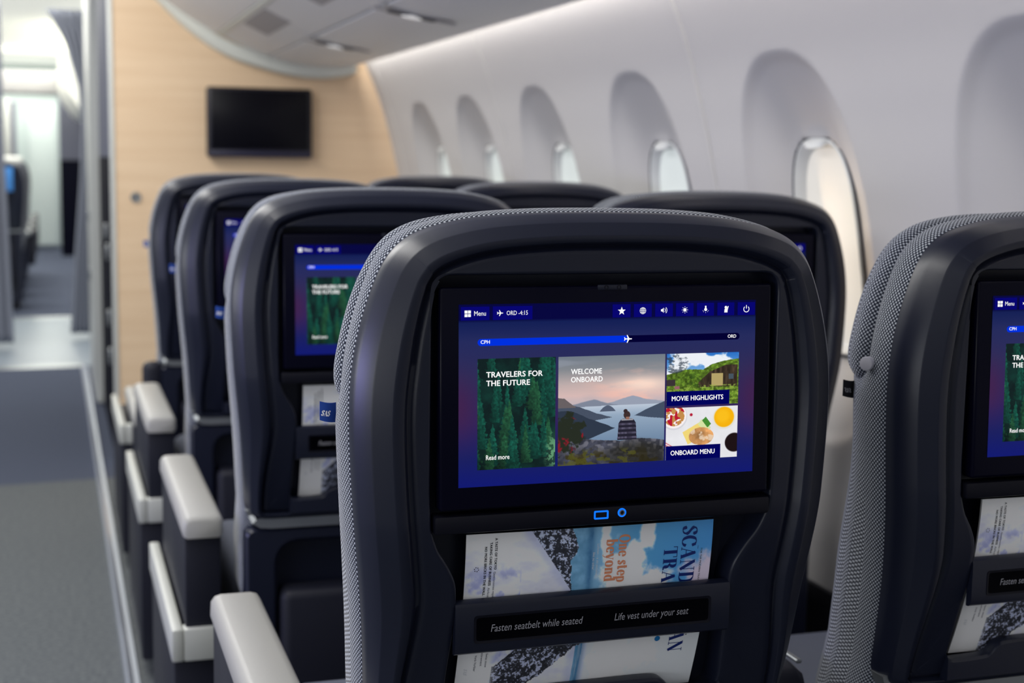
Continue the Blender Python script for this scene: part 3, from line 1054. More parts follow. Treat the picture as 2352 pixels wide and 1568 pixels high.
# moulding where the bin meets the bulkhead
lo = bez([(.20, 2.10), (.30, 1.975), (.41, 1.862), (.54, 1.743), (.683, 1.655), (.846, 1.605), (.965, 1.583), (1.076, 1.578), (1.192, 1.596), (1.206, 1.625)], 5)
R = []
for p in lo:
    R.append([(p[0], YB - .055, p[1] + .012), (p[0], YB - .045, p[1] + .002), (p[0], YB - .001, p[1]), (p[0], YB - .001, p[1] + .06), (p[0], YB - .055, p[1] + .06)])
MB().rings(R, True, True, True).build('end_moulding', M['bintrim'], binr, smooth=50)
for k, (y, dx) in enumerate(((4.78, .925), (3.705, .925), (2.63, .925))):
    zc = float(np.interp(dx, up[:, 0], up[:, 1])) - .002
    r_ = empty('reading_light', (dx, y, zc), ['recessed reading light nearest the wooden bulkhead in the grey bin underside',
               'larger looking reading light in the bin underside nearer the camera, at top of picture',
               'reading light in the bin underside just above the top of the frame'][k], 'reading light', 'reading lights under the overhead bin')
    if k == 2:
        bpy.data.objects.remove(r_)
        continue
    sl_ = -.16
    def tilt(V):
        return V
    b = MB().box(-.115, .115, -.022, .022, -.0025, .0005, .001)
    o = b.build('housing', M['bindark'], r_)
    o.rotation_euler.y = math.radians(9)
    b = MB().box(-.072, .058, -.017, .017, -.006, -.002, .002)
    o = b.build('slot', M['slot'], r_)
    o.rotation_euler.y = math.radians(9)
    b = MB()
    b.rings([[(-.006 + .028 * math.cos(a), .018 * math.sin(a), z) for a in np.linspace(0, 2 * math.pi, 20, endpoint=False)] for z in (-.004, -.009)], cap1=True)
    o = b.build('lens', M['lamp'], r_)
    o.rotation_euler.y = math.radians(9)

# ------------------------------------------------------------------ bulkhead monitor and latch
mon = empty('wall_monitor', (.81, YB, 1.39), 'switched off black monitor mounted on the light wood bulkhead', 'monitor')
MB().box(-.212, .212, -.055, -.001, -.138, .142, .012, 3).build('monitor_housing', M['tvframe'], mon)
MB().box(-.196, .196, -.058, -.050, -.104, .130, .003).build('screen_glass', M['tv'], mon)
MB().box(-.208, .208, -.060, -.050, -.136, -.110, .003).build('lower_bar', M['tvbar'], mon)
lt = empty('bulkhead_latch', (.320, YB, 1.087), 'small round silver latch on the wood bulkhead left of the seats', 'latch')
a_ = np.linspace(0, 2 * math.pi, 24, endpoint=False)
MB().rings([[(r * math.cos(a), y, r * math.sin(a)) for a in a_] for r, y in ((.021, -.001), (.021, -.005), (.018, -.008), (.013, -.007))], cap1=True).build('rosette', M['silver'], lt)
MB().box(-.003, .003, -.012, -.006, -.012, .012, .001).build('turn_knob', M['gap'], lt)

# ------------------------------------------------------------------ seats
CZ = 0.93
half = list(bez([(0, 1.2015), (.07, 1.2005), (.135, 1.196), (.180, 1.187), (.205, 1.177), (.223, 1.161), (.235, 1.140), (.249, 1.10), (.258, 1.06), (.262, 1.02), (.262, .975), (.258, .90), (.252, .84), (.246, .78), (.241, .71), (.238, .672)], 8)) + \
    [(.2365, .660), (.231, .647), (.219, .639), (.20, .637), (.15, .637), (.1, .637), (.05, .637), (0, .637)]
SHELL = mirror_loop(half)
SHELL[:, 0] = SHELL[:, 0] * .998 + .005
_L = np.vstack([SHELL, SHELL[:1]])
_d = np.r_[0, np.cumsum(np.hypot(*np.diff(_L, axis=0).T))]
_q = np.linspace(0, _d[-1], 560, endpoint=False)
SHELL = np.stack([np.interp(_q, _d, _L[:, 0]), np.interp(_q, _d, _L[:, 1])], -1)
for _ in range(12):
    SHELL = (np.roll(SHELL, 1, 0) + 2 * SHELL + np.roll(SHELL, -1, 0)) / 4
ohalf = [(0, 1.1415), (.1, 1.1415), (.168, 1.1415), (.174, 1.1408), (.179, 1.1385), (.1825, 1.1345), (.1845, 1.129), (.185, 1.122), (.185, 1.10), (.185, 1.0), (.185, .93), (.184, .905)] + \
    list(bez([(.183, .893), (.175, .872), (.162, .852), (.153, .833), (.150, .81), (.151, .78), (.154, .74), (.156, .70)], 6)) + \
    [(.1555, .688), (.152, .681), (.144, .678), (.1, .678), (0, .678)]
OPEN = mirror_loop(ohalf)
OPEN[:, 0] -= .004 * np.clip((.90 - OPEN[:, 1]) / .08, 0, 1)


def dens(loop, n):
    L = np.vstack([loop, loop[:1]])
    d = np.r_[0, np.cumsum(np.hypot(*np.diff(L, axis=0).T))]
    t = np.linspace(0, d[-1], n, endpoint=False)
    return np.stack([np.interp(t, d, L[:, 0]), np.interp(t, d, L[:, 1])], -1), t


def angs_of(P):
    return np.arctan2(P[:, 1] - CZ, P[:, 0])


A1 = angs_of(dens(SHELL, 260)[0])
A2 = angs_of(dens(OPEN, 160)[0])
A3 = angs_of(OPEN)
_all = np.unique(np.round(np.concatenate([A1, A2, A3]), 4))
_keep = [_all[0]]
for _a in _all[1:]:
    if _a - _keep[-1] > .0085:
        _keep.append(_a)
ANG = np.array(_keep)[::-1]
RS, RO = polar(SHELL, (0, CZ), ANG), polar(OPEN, (0, CZ), ANG)
CA, SA = np.cos(ANG), np.sin(ANG)


def bend(z):
    return 0.05 * (np.clip((0.90 - z) / 0.23, 0, 2)) ** 1.5


# normals of the outline, so that offsets keep a constant width
_t = np.roll(np.stack([RS * CA, RS * SA], -1), -3, 0) - np.roll(np.stack([RS * CA, RS * SA], -1), 3, 0)
_nrm = np.stack([_t[:, 1], -_t[:, 0]], -1) / np.hypot(_t[:, 0], _t[:, 1])[:, None]
if (_nrm[:, 0] * CA + _nrm[:, 1] * SA).mean() < 0:
    _nrm = -_nrm


RIMK = 1 - .36 * sstep(.42, 1.0, SA) - .50 * sstep(.40, .80, -SA)


def shell_ring(s, y):
    s = s * RIMK
    x = RS * CA - _nrm[:, 0] * s
    z = CZ + RS * SA - _nrm[:, 1] * s
    return [(a, y + float(bend(c)), c) for a, c in zip(x, z)]


_po = np.stack([RO * CA, RO * SA], -1)
_t = np.roll(_po, -3, 0) - np.roll(_po, 3, 0)
_nro = np.stack([_t[:, 1], -_t[:, 0]], -1) / np.hypot(_t[:, 0], _t[:, 1])[:, None]
if (_nro[:, 0] * CA + _nro[:, 1] * SA).mean() < 0:
    _nro = -_nro


def open_ring(k, y):
    x, z = RO * CA + _nro[:, 0] * k, CZ + RO * SA + _nro[:, 1] * k
    return [(a, y + float(bend(c)), c) for a, c in zip(x, z)]


seat = empty('airline_seat', (0, 0, 0), '', 'seat')
def lerp_ring(a, c, t):
    return [tuple(p[k] * (1 - t) + q[k] * t for k in range(3)) for p, q in zip(a, c)]


ra, rb = shell_ring(.0580, .0016), open_ring(.0025, .0012)
b = MB()
b.rings([shell_ring(.004, .085), shell_ring(.0005, .055), shell_ring(0, .040), shell_ring(.0008, .032), shell_ring(.0024, .0255), shell_ring(.0135, .0078), shell_ring(.0144, .0068),
         shell_ring(.0154, .0062), shell_ring(.0318, -.0038), shell_ring(.0328, -.0043), shell_ring(.0340, -.0045), shell_ring(.0425, -.0048), shell_ring(.0442, -.0038),
         shell_ring(.0478, .0056), shell_ring(.0500, .0068), shell_ring(.0530, .0046), shell_ring(.0560, .0024), ra]
        + [lerp_ring(ra, rb, t) for t in (.15, .3, .45, .6, .75, .9)] + [rb, open_ring(.0010, .002), open_ring(0, .0045), open_ring(0, .036)], cap1=True)
b.build('back_shell', M['shell'], seat, smooth=65)

# silver strip round the lower edge of the shell
b = MB()
LB = [(-.2355, .664), (-.2345, .660), (-.232, .654), (-.226, .643), (-.213, .635), (-.194, .633), (-.1, .633), (0, .633)]
LB = LB + [(-p[0], p[1]) for p in LB[:-1]][::-1]
R = []
for i, p in enumerate(LB):
    q0, q1 = np.array(LB[max(i - 1, 0)]), np.array(LB[min(i + 1, len(LB) - 1)])
    tt = (q1 - q0) / np.hypot(*(q1 - q0))
    nn = np.array([-tt[1], tt[0]])  # inwards/up
    hgt = .018 if abs(p[0]) < .221 else .009
    yb = float(bend(.64))
    y0 = -.003 + yb if abs(p[0]) < .230 else .004 + yb
    A, C = np.array(p), np.array(p) + nn * hgt
    R.append([(q[0] + .004, y_, q[1]) for q, y_ in ((A, y0), (C, y0), (C, y0 + .055), (A, y0 + .055))])
b.rings(R, True, True, True)
b.build('shell_trim', M['silver'], seat, smooth=30)

# upholstered back: outline slightly proud of the shell
CUSH = mirror_loop([tuple(p) for p in half[:-8]] + [(.240, .60), (.238, .52), (.225, .47), (.20, .45), (0, .45)])
CUSH[:, 0] = CUSH[:, 0] * .997 + .005
ccz = .86
dp, tl_ = dens(CUSH, 300)
d2 = np.roll(dp, -2, 0) - np.roll(dp, 2, 0)
cn = np.stack([-d2[:, 1], d2[:, 0]], -1) / np.hypot(d2[:, 0], d2[:, 1])[:, None]
if (cn * (dp - np.array([0, ccz]))).sum() < 0:
    cn = -cn
per = np.r_[tl_, tl_[-1] + (tl_[1] - tl_[0])]


prof = [(-.016, .040), (-.003, .044), (.001, .049), (.003, .058), (.0035, .068), (.002, .080), (-.003, .092), (-.010, .099), (-.011, .106), (-.012, .130), (-.020, .150), (-.04, .160), (-.09, .165)]
full = [(-.016, .040), (-.003, .044), (.001, .049), (.0035, .058), (.0052, .068), (.0056, .080), (.0048, .092), (.0022, .104), (-.003, .117), (-.009, .130), (-.018, .144), (-.034, .154), (-.09, .160)]


def cush_ring(k):
    R = []
    for p, n in zip(dp, cn):
        wgt = float(sstep(1.035, .985, p[1]))
        off = prof[k][0] * (1 - wgt) + full[k][0] * wgt
        y = prof[k][1] * (1 - wgt) + full[k][1] * wgt + float(sstep(.95, .76, p[1])) * (.030 if k > 7 else .022 if k > 5 else 0)
        R.append((p[0] + n[0] * off, y + float(bend(p[1] if p[1] > .6 else .6)) * .85, p[1] + n[1] * off))
    return R


vv = np.r_[0, np.cumsum([math.hypot(prof[i + 1][0] - prof[i][0], prof[i + 1][1] - prof[i][1]) for i in range(len(prof) - 1)])]
b = MB()
b.rings([cush_ring(k) for k in range(len(prof))], cap1=True, uv=(per, vv))
b.build('back_cushion', M['fabric'], seat, smooth=60)

# headrest with its wings
HEAD = mirror_loop(list(bez([(0, 1.1995), (.10, 1.198), (.15, 1.193), (.183, 1.184), (.206, 1.168), (.224, 1.140), (.239, 1.102), (.250, 1.055), (.2525, 1.030), (.249, 1.014), (.238, 1.006), (.20, 1.004), (0, 1.004)], 6)))
HEAD[:, 0] = HEAD[:, 0] * 1.034 + .004
hp, ht = dens(HEAD, 220)
d2 = np.roll(hp, -2, 0) - np.roll(hp, 2, 0)
hn = np.stack([-d2[:, 1], d2[:, 0]], -1) / np.hypot(d2[:, 0], d2[:, 1])[:, None]
if (hn * (hp - np.array([0, 1.1]))).sum() < 0:
    hn = -hn
hper = np.r_[ht, ht[-1] + (ht[1] - ht[0])]
prof = [(-.03, .094), (-.010, .097), (-.002, .103), (.001, .112), (.0005, .121), (-.003, .131), (-.0065, .134), (-.006, .138), (-.012, .150), (-.022, .160), (-.036, .165), (-.06, .168)]
vv = np.r_[0, np.cumsum([math.hypot(prof[i + 1][0] - prof[i][0], prof[i + 1][1] - prof[i][1]) for i in range(len(prof) - 1)])]


b = MB()
b.rings([[(p[0] + n[0] * o_ * 1, y_, p[1] + n[1] * o_) for p, n in zip(hp, hn)] for o_, y_ in prof], cap0=True, cap1=True, uv=(hper, vv))
b.build('headrest', M['fabric'], seat, smooth=60)


# sewn loop label on the left edge
def loop_label(parent, fabric_m, thread_m, mirrored):
    xa, yy = (-.2440, .134) if mirrored else (-.2556, .118)
    wd, zb_, zt_ = .0175, .984, 1.0035

    def bow(k):
        return yy - .003 * k - .003 * math.sin(k * 3.1), -.0012 * k + .0025 * k * k
    b = MB()
    R = []
    for i in range(8):
        k = i / 7
        y, dz_ = bow(k)
        x = xa - wd * k
        R.append([(x, y, zb_ + dz_ - .002 * (1 - k)), (x, y - .0009, zb_ + dz_ - .002 * (1 - k)), (x, y - .0009, zt_ + dz_ - .001 * (1 - k)), (x, y, zt_ + dz_ - .001 * (1 - k))])
    b.rings(R, True, True, True)
    o = b.build('loop_label', fabric_m, parent, smooth=40)
    V, Fc = serif_text('SAS', 1.75)
    V = V.copy()
    V[:, 0] += V[:, 1] * .30
    V[:, 0] -= V[:, 0].min()
    lw = .0088 if mirrored else .0098
    V = V / V[:, 0].max() * lw
    V[:, 1] *= 1.35
    if mirrored:
        V[:, 0] = lw - V[:, 0]
    b = MB()
    P = []
    for p in V:
        k = (wd - .0012 - p[0]) / wd
        y, dz_ = bow(k)
        P.append((xa - wd * k, y - .0014, zb_ + .0052 + p[1] + dz_))
    b.add(P, Fc)
    b.build('logo', thread_m, o, smooth=0)
    return o


loop_label(seat, M['tagblue'], M['tagwhite'], False)

# ------------------------------------------------ the screen unit
TL = math.radians(-2.0)
BX0, BX1, BZ0, BZ1 = -.178, .178, .9117, 1.1303
monit = bpy.data.objects.new('seat_monitor', None)
COL.objects.link(monit)
monit.parent = seat
DX0, DZ1, DW, DH = -.178 + .0188, 1.1303 - .0167, .3182, .1787


def dx(u):
    return DX0 + u * DW


def dz(v):
    return DZ1 - v * DH


bez_o = MB().box(BX0, BX1, .0015, .022, BZ0, BZ1, .0035, 3).build('bezel', M['bezel'], monit)
YD = .0009
picture('display_panel', paint_display, 90, 60, dx(0), dx(1), dz(1), dz(0), YD, M['emit'], monit)
picture('picture_tile', paint_forest, 200, 270, dx(.0597), dx(.3127), dz(.9075), dz(.2966), YD - .0003, M['emit'], monit)
picture('picture_tile', paint_fjord, 340, 330, dx(.3216), dx(.6828), dz(.9087), dz(.298), YD - .0003, M['emit'], monit)
picture('picture_tile', paint_meadow, 250, 170, dx(.6886), dx(.9425), dz(.597), dz(.299), YD - .0003, M['emit'], monit)
picture('picture_tile', paint_breakfast, 250, 170, dx(.6886), dx(.942), dz(.909), dz(.6096), YD - .0003, M['emit'], monit)
Y1, Y2 = YD - .0006, YD - .0010


def dr(u0, u1, v0, v1):
    return rect2(dx(u0), dx(u1), dz(v1), dz(v0))


for a, c in ((.0062, .0968), (.1075, .2349), (.500, .5607), (.572, .633), (.645, .706), (.717, .778), (.790, .850), (.862, .922), (.934, .996)):
    flat2d('menu_button', [dr(a, c, .0125, .086)], M['ui_btn'], monit, Y1)
# progress bar
hr = (.2262 - .188) / 2 * DH
zc = dz(.2071)
b0, b1, bm_ = dx(.0594) + hr, dx(.9432) - hr, dx(.553)
L = [(b0 + hr * math.cos(a), zc + hr * math.sin(a)) for a in np.linspace(math.pi / 2, 1.5 * math.pi, 12)]
Rr_ = [(b1 + hr * math.cos(a), zc + hr * math.sin(a)) for a in np.linspace(-math.pi / 2, math.pi / 2, 12)]
flat2d('progress_bar', [(np.array(L + [(bm_, zc - hr), (bm_, zc + hr)]), [list(range(14))])], M['ui_bar'], monit, Y1)
flat2d('progress_track', [(np.array([(bm_, zc + hr), (bm_, zc - hr)] + Rr_), [list(range(14))])], M['ui_dark'], monit, Y1)
flat2d('caption_plate', [dr(.6886, .9108, .515, .597)], M['ui_cap'], monit, Y1)
flat2d('caption_plate', [dr(.6886, .8817, .8285, .909)], M['ui_cap'], monit, Y1)


def dtext(body, u0, u1, vb, vt, bold=0.0):
    return fit_text(body, dx(u0), dx(u1), dz(vb), dz(vt), bold)


for nm_, *a in (('caption_text', 'TRAVELERS FOR', .0868, .2696, .3988, .3688, .024), ('caption_text', 'THE FUTURE', .0868, .2282, .446, .416, .024), ('caption_text', 'Read more', .0868, .1627, .8525, .8265, .012),
                ('caption_text', 'WELCOME', .3628, .4662, .3965, .3672, .024), ('caption_text', 'ONBOARD', .3628, .4689, .4412, .412, .024),
                ('caption_text', 'MOVIE HIGHLIGHTS', .7063, .8883, .5685, .5415, .024), ('caption_text', 'ONBOARD MENU', .7051, .8609, .8815, .8545, .024),
                ('menu_text', 'Menu', .048, .0852, .061, .036, 0), ('menu_text', 'ORD -4:15', .1514, .2196, .0607, .0375, 0),
                ('progress_text', 'CPH', .0686, .0981, .214, .195, .018), ('progress_text', 'ORD', .8999, .9302, .2155, .1965, .018)):
    flat2d(nm_, [dtext(*a)], M['white_ui'], monit, Y2)
flat2d('icon', [plane2(dx(.5532), zc, .0088)], M['white_ui'], monit, Y2)
ic = lambda u: (dx(u), dz(.0502))
g = []
for a in (.0177, .0284):
    for c in (.032, .0512):
        g.append(dr(a, a + .0092, c, c + .0158))
flat2d('icon', g, M['white_ui'], monit, Y2)
flat2d('icon', [plane2(dx(.1306), dz(.0490), .0064)], M['white_ui'], monit, Y2)
cx, cz = ic(.5304)
st = []
for k in range(10):
    r_ = .0044 if k % 2 == 0 else .0018
    st.append((cx + r_ * math.sin(k * math.pi / 5), cz + r_ * math.cos(k * math.pi / 5)))
flat2d('icon', [(np.array(st), [list(range(10))])], M['white_ui'], monit, Y2)
cx, cz = ic(.6023)
ov = lambda k: (np.stack([cx + k * .0034 * np.cos(a_), cz + .0034 * np.sin(a_)], -1))
def oval(k):
    o_, i_ = ov(k), np.stack([cx + (k * .0034 - .00045) * np.cos(a_), cz + (.0034 - .0003) * np.sin(a_)], -1)
    n_ = len(a_)
    return np.vstack([o_, i_]), [[q, (q + 1) % n_, (q + 1) % n_ + n_, q + n_] for q in range(n_)]
flat2d('icon', [oval(1), oval(.48), seg2((cx, cz - .0034), (cx, cz + .0034), .00022), seg2((cx - .0034, cz), (cx + .0034, cz), .00022), seg2((cx - .003, cz + .0017), (cx + .003, cz + .0017), .00022), seg2((cx - .003, cz - .0017), (cx + .003, cz - .0017), .00022)], M['white_ui'], monit, Y2)
cx, cz = ic(.675)
flat2d('icon', [(np.array([(cx - .0034, cz - .0011), (cx - .002, cz - .0011), (cx - .0004, cz - .0026), (cx - .0004, cz + .0026), (cx - .002, cz + .0011), (cx - .0034, cz + .0011)]), [[0, 1, 2, 3, 4, 5]]), arc2(cx - .0006, cz, .0021, -50, 50, .0003), arc2(cx - .0006, cz, .0038, -48, 48, .0003)], M['white_ui'], monit, Y2)
cx, cz = ic(.7473)
flat2d('icon', [disc2(cx, cz, .0018)] + [seg2((cx + .0026 * math.cos(t), cz + .0026 * math.sin(t)), (cx + .0034 * math.cos(t), cz + .0034 * math.sin(t)), .0003) for t in np.arange(8) * math.pi / 4], M['white_ui'], monit, Y2)
cx, cz = ic(.82)
flat2d('icon', [disc2(cx, cz, .0016), rect2(cx - .0008, cx + .0008, cz + .001, cz + .0038)] + [disc2(cx + .0032 * math.cos(t), cz + .0032 * math.sin(t), .0003, 8) for t in np.radians([200, 225, 270, 315, 340])], M['white_ui'], monit, Y2)
cx, cz = ic(.8928)
flat2d('icon', [disc2(cx - .0004, cz + .0018, .0015), (np.array([(cx - .0022, cz - .0034), (cx + .0014, cz - .0034), (cx + .0016, cz - .0008), (cx + .0027, cz + .0030), (cx + .0019, cz + .0032), (cx + .0008, cz + .0004), (cx - .0019, cz + .0002)]), [list(range(7))])], M['white_ui'], monit, Y2)
cx, cz = ic(.9648)
flat2d('icon', [arc2(cx, cz - .0003, .0030, 130, 410, .0004, 24), rect2(cx - .0004, cx + .0004, cz + .0002, cz + .0038)], M['white_ui'], monit, Y2)
# camera eyes at the head of the bezel
b = MB().box(-.016, .016, .0008, .004, 1.1255, 1.1312, .0014, 2)
eye = b.build('camera_mount', M['shell'], monit)
for sx in (-.0068, .0068):
    b = MB().rings([[(sx + r * math.cos(a), y, 1.1285 + r * math.sin(a)) for a in a_] for r, y in ((.0022, .0012), (.0022, .0004), (.0015, .0004), (.0013, .0012))], cap1=True)
    b.build('camera_lens', M['black'], monit)
# the screen leans a little
for o in monit.children:
    pass
monit.location = (0, 0, 1.1303)
for o in monit.children:
    o.location = (0, 0, -1.1303)
monit.rotation_euler.x = TL * -1 * -1

# socket strip under the screen
b = MB().box(-.182, .182, -.0042, .018, .888, .9065, .003, 2)
strip = b.build('socket_strip', M['black'], seat)
up_ = empty('usb_port', (0, 0, 0), None, None)
bpy.data.objects.remove(up_)
zz = .8985


def ring_rect(w2, h2, r, t):
    o_ = rrect(-w2, w2, -h2, h2, r)
    i_ = rrect(-w2 + t, w2 - t, -h2 + t, h2 - t, max(r - t, .0003))
    n_ = len(o_)
    return np.vstack([o_, i_]), [[q, (q + 1) % n_, (q + 1) % n_ + n_, q + n_] for q in range(n_)]


ucx, jcx = -.0085, .0140
o_, i_ = rrect(-.0078, .0078, -.0044, .0044, .0012), rrect(-.0062, .0062, -.0028, .0028, .0006)
b = MB().rings([[(ucx + p[0], y, zz + p[1]) for p in L_] for L_, y in ((o_, -.004), (o_, -.0050), (i_, -.0050), (i_, -.001))])
usb = b.build('usb_port', M['port'], strip, smooth=0)
b = MB().box(ucx - .0062, ucx + .0062, -.002, -.0005, zz - .0028, zz + .0028)
b.build('port_cavity', M['portin'], strip, smooth=0)
b = MB().rings([[(jcx + r * math.cos(a), y, zz + .001 + r * math.sin(a)) for a in a_] for r, y in ((.0046, -.004), (.0046, -.0050), (.0031, -.0050), (.0030, -.0045))])
b.build('audio_jack', M['port'], strip, smooth=0)
b = MB().rings([[(jcx + r * math.cos(a), y, zz + .001 + r * math.sin(a)) for a in a_] for r, y in ((.0031, -.0045), (.0028, -.0056), (.0020, -.0056), (.0016, -.002))], cap1=True)
b.build('jack_sleeve', M['silver'], strip, smooth=0)

# literature pocket: bar with the notices, lower panel with a raised middle
yb = float(bend(.785)) - .002
R = []
for x in np.linspace(-.1555, .1475, 9):
    yy = yb
    R.append([(x, yy + .006, .8135), (x, yy + .001, .8130), (x, yy - .0025, .8110), (x, yy - .0035, .8070), (x, yy - .0035, .7665), (x, yy - .002, .760), (x, yy + .002, .7575), (x, yy + .006, .7575)])
bar = MB().rings(R, True, True, True).build('pocket_bar', M['shell'], seat, smooth=30)
o_, i_ = rrect(-.1360, .1255, .7695, .7985, .0035), rrect(-.1335, .1230, .7720, .7960, .003)
b = MB().rings([[(p[0], y, p[1]) for p in L_] for L_, y in ((o_, yb - .0036), (o_, yb - .0042), (i_, yb - .0035))], cap1=True)
b.build('notice_recess', M['black'], bar, smooth=30)


def tb(body, x0, x1, zb_, zt_):
    return fit_text(body, x0, x1, zb_, zt_, 0.0, 0.22)


flat2d('notice_text', [tb('Fasten seatbelt while seated', -.1185, -.0195, .7810, .7885)], M['notice'], bar, yb - .0044)
flat2d('notice_text', [tb('Life vest under your seat', .0155, .0995, .7810, .7885)], M['notice'], bar, yb - .0044)
yb2 = float(bend(.685))
edge = list(map(tuple, bez([(-.156, .6885), (-.146, .6865), (-.112, .6875), (-.100, .690), (-.092, .698), (-.082, .7025), (-.06, .7035)], 5)))
pl = np.array([(-.1575, .660), (-.1575, .692)] + edge + [(-p[0], p[1]) for p in edge][::-1] + [(.1575, .692), (.1575, .660)])
pl[:, 0] -= .004
b = MB()
pin = pl.copy()
pin[:, 1] -= np.where(pl[:, 1] > .67, .004, -.002)
R = [[(p[0], y, p[1]) for p in L_] for L_, y in ((pl, yb2 + .009), (pl, yb2 + .001), (pl - np.array([0, .001]) * (pl[:, 1:] > .67), yb2 - .003), (pin, yb2 - .0055))]
b.rings(R, True, True, True)
b.build('pocket_panel', M['shell'], seat, smooth=35)

# lower shroud with the foot rest folded into it
b = MB()
yl = float(bend(.64))
O_ = rrect(-.2325, .2345, .07, .631, .012, 4)
Oi = rrect(-.2285, .2305, .074, .627, .010, 4)
I0 = rrect(-.186, .186, .12, .612, .040, 4)
I1 = rrect(-.180, .180, .126, .606, .036, 4)
b.rings([[(p[0], y, p[1]) for p in L_] for L_, y in ((O_, yl + .12), (O_, yl + .008), (Oi, yl + .002), (I0, yl + .002), (I1, yl + .008), (I1, yl + .05))], cap0=True, cap1=True)
shroud = b.build('lower_shroud', M['shell'], seat, smooth=30)
MB().box(-.176, .176, yl - .012, yl + .05, .24, .526, .018, 3).build('foot_rest', M['console'], shroud)
MB().box(-.19, .19, yl - .03, yl - .004, .238, .262, .008, 2).build('foot_bar', M['black'], shroud)

# seat cushion, base and legs
MB().box(-.232, .232, .20, .68, .36, .50, .035, 4).build('seat_cushion', M['seatfab'], seat, smooth=50)
MB().box(-.225, .225, .17, .64, .26, .37, .015, 2).build('seat_base', M['black'], seat)
for sx in (-.17, .17):
    b = MB().tube([(sx, .24, .30), (sx, .22, .03)], .018).tube([(sx, .56, .30), (sx, .60, .03)], .018).box(sx - .03, sx + .03, .18, .66, .0, .03, .006)
    b.build('leg', M['console'], seat)


# ------------------------------------------------ arm rests
def aisle_side(root):
    x0, x1 = -.332, -.262
    R = []
    pr = [(x0 + .002, .610), (x0, .616), (x0 + .001, .636), (x0 + .006, .643), (x0 + .014, .6455), (x1 - .014, .6455), (x1 - .006, .643), (x1 - .001, .636), (x1, .616), (x1 - .002, .610)]
    for y, k, dzz in ((.116, .80, -.004), (.120, .93, -.001), (.130, 1, 0), (.30, 1, 0), (.64, 1, 0), (.652, .93, -.002), (.656, .80, -.005)):
        mx = (x0 + x1) / 2
        R.append([(mx + (p[0] - mx) * k, y, .622 + (p[1] - .622) * k + dzz) for p in pr])
    arm = MB().box(x0 + .004, x1 - .004, .128, .645, .415, .611, .006, 2).build('armrest', M['console'], root)
    MB().rings(R, True, True, True).build('armrest_pad', M['leather'], arm, smooth=55)
    con = MB().box(-.348, -.255, .135, .69, .05, .40, .006, 2).build('side_console', M['console'], root)
    # tray-like silver rim round the console top
    b = MB().box(-.352, -.332, .118, .70, .392, .450, .004, 2).box(-.332, -.250, .118, .150, .392, .450, .004, 2)
    b.build('console_trim', M['consoletrim'], con)
    MB().box(-.331, -.255, .15, .695, .39, .415, .002, 1).build('console_top', M['console'], con)


def centre_side(root):
    x0, x1 = .272, .335
    pr = [(x0 + .002, .602), (x0, .612), (x0 + .001, .632), (x0 + .008, .642), (x0 + .02, .6455), (x1 - .012, .6455), (x1 - .002, .638), (x1, .612), (x1 - .002, .602)]
    R = []
    mx = (x0 + x1) / 2
    for y, k, dzz in ((.150, .7, -.035), (.158, .9, -.014), (.172, 1, -.004), (.20, 1, 0), (.64, 1, 0), (.652, .93, -.002), (.656, .80, -.005)):
        R.append([(mx + (p[0] - mx) * k, y, .622 + (p[1] - .622) * k + dzz) for p in pr])
    arm = MB().box(x0 + .003, x1 - .003, .165, .645, .36, .603, .012, 2).build('armrest', M['console'], root)
    MB().rings(R, True, True, True).build('armrest_pad', M['console'], arm, smooth=55)
    MB().box(x1 - .007, x1 + .001, .178, .645, .6445, .6495, .0015, 1).build('edge_trim', M['silver'], arm)


SX = 0.6074
X0, Y0, PITCH = 0.5285, 1.295, 0.965
seat['label'] = 'dark seat back nearest the camera in the centre, lit screen and blue loop label'
G = 'seat rows by the windows facing the bulkhead'
seat['group'] = G
labels = {
    (1, 0): 'aisle seat directly ahead of the nearest seat, its lit screen half hidden behind it',
    (2, 0): 'aisle seat two rows ahead of the nearest, only a strip of its lit screen showing',
    (3, 0): 'foremost aisle seat at left in front of the bulkhead, back turned with no screen showing',
    (0, 1): 'seat cut off by the right edge, with white round button and black loop label',
    (1, 1): 'window seat whose back shows just behind the top right of the nearest seat',
    (2, 1): 'window seat in the third row, only its curved dark top showing in the middle',
    (3, 1): 'foremost window seat, dark top edge showing just below the bulkhead corner',
}
proto = seat
seats = {(0, 0): proto}
for (r, c), lab in labels.items():
    seats[(r, c)] = copy_tree(proto, skip=('loop_label',) if c == 1 else ())
    seats[(r, c)]['label'] = lab
for (r, c), o in seats.items():
    o.location = (X0 + SX * c, Y0 + PITCH * r, 0)
for r in range(4):
    if r < 3:
        aisle_side(seats[(r, 0)])
    centre_side(seats[(r, 0)])
# foremost row: lower arm rest with a stub at the seat back
o = seats[(3, 0)]
before = set(o.children)
aisle_side(o)
for ch in set(o.children) - before:
    if ch.name.startswith('armrest'):
        ch.location = (0.012, -.16, -.135)
        for q in ch.children:
            pass
        ch.scale.z = 1
MB().box(-.285, -.225, .06, .12, .50, .645, .022, 3).build('folded_armrest', M['console'], o)
# the seat at the right edge: black label and snap button
o = seats[(0, 1)]
loop_label(o, M['tagblack'], M['taggrey'], True)
nrm = Vector((-.85, -.52, 0)).normalized()
b = MB()
t_ = Vector((-nrm.y, nrm.x, 0))
ctr = Vector((-.2635, .078, 1.031))
b.rings([[tuple(ctr + nrm * h + t_ * (r * math.cos(a)) + Vector((0, 0, r * math.sin(a)))) for a in a_] for r, h in ((.0078, -.004), (.0080, .003), (.0074, .0045), (.004, .0052))], cap1=True)
b.build('snap_button', M['button'], o)

# ------------------------------------------------------------------ magazines in the pockets
def magazine(parent_seat, label):
    root = empty('magazine', parent_seat.location, label, 'magazine', 'magazines in the seat pockets')
    return root


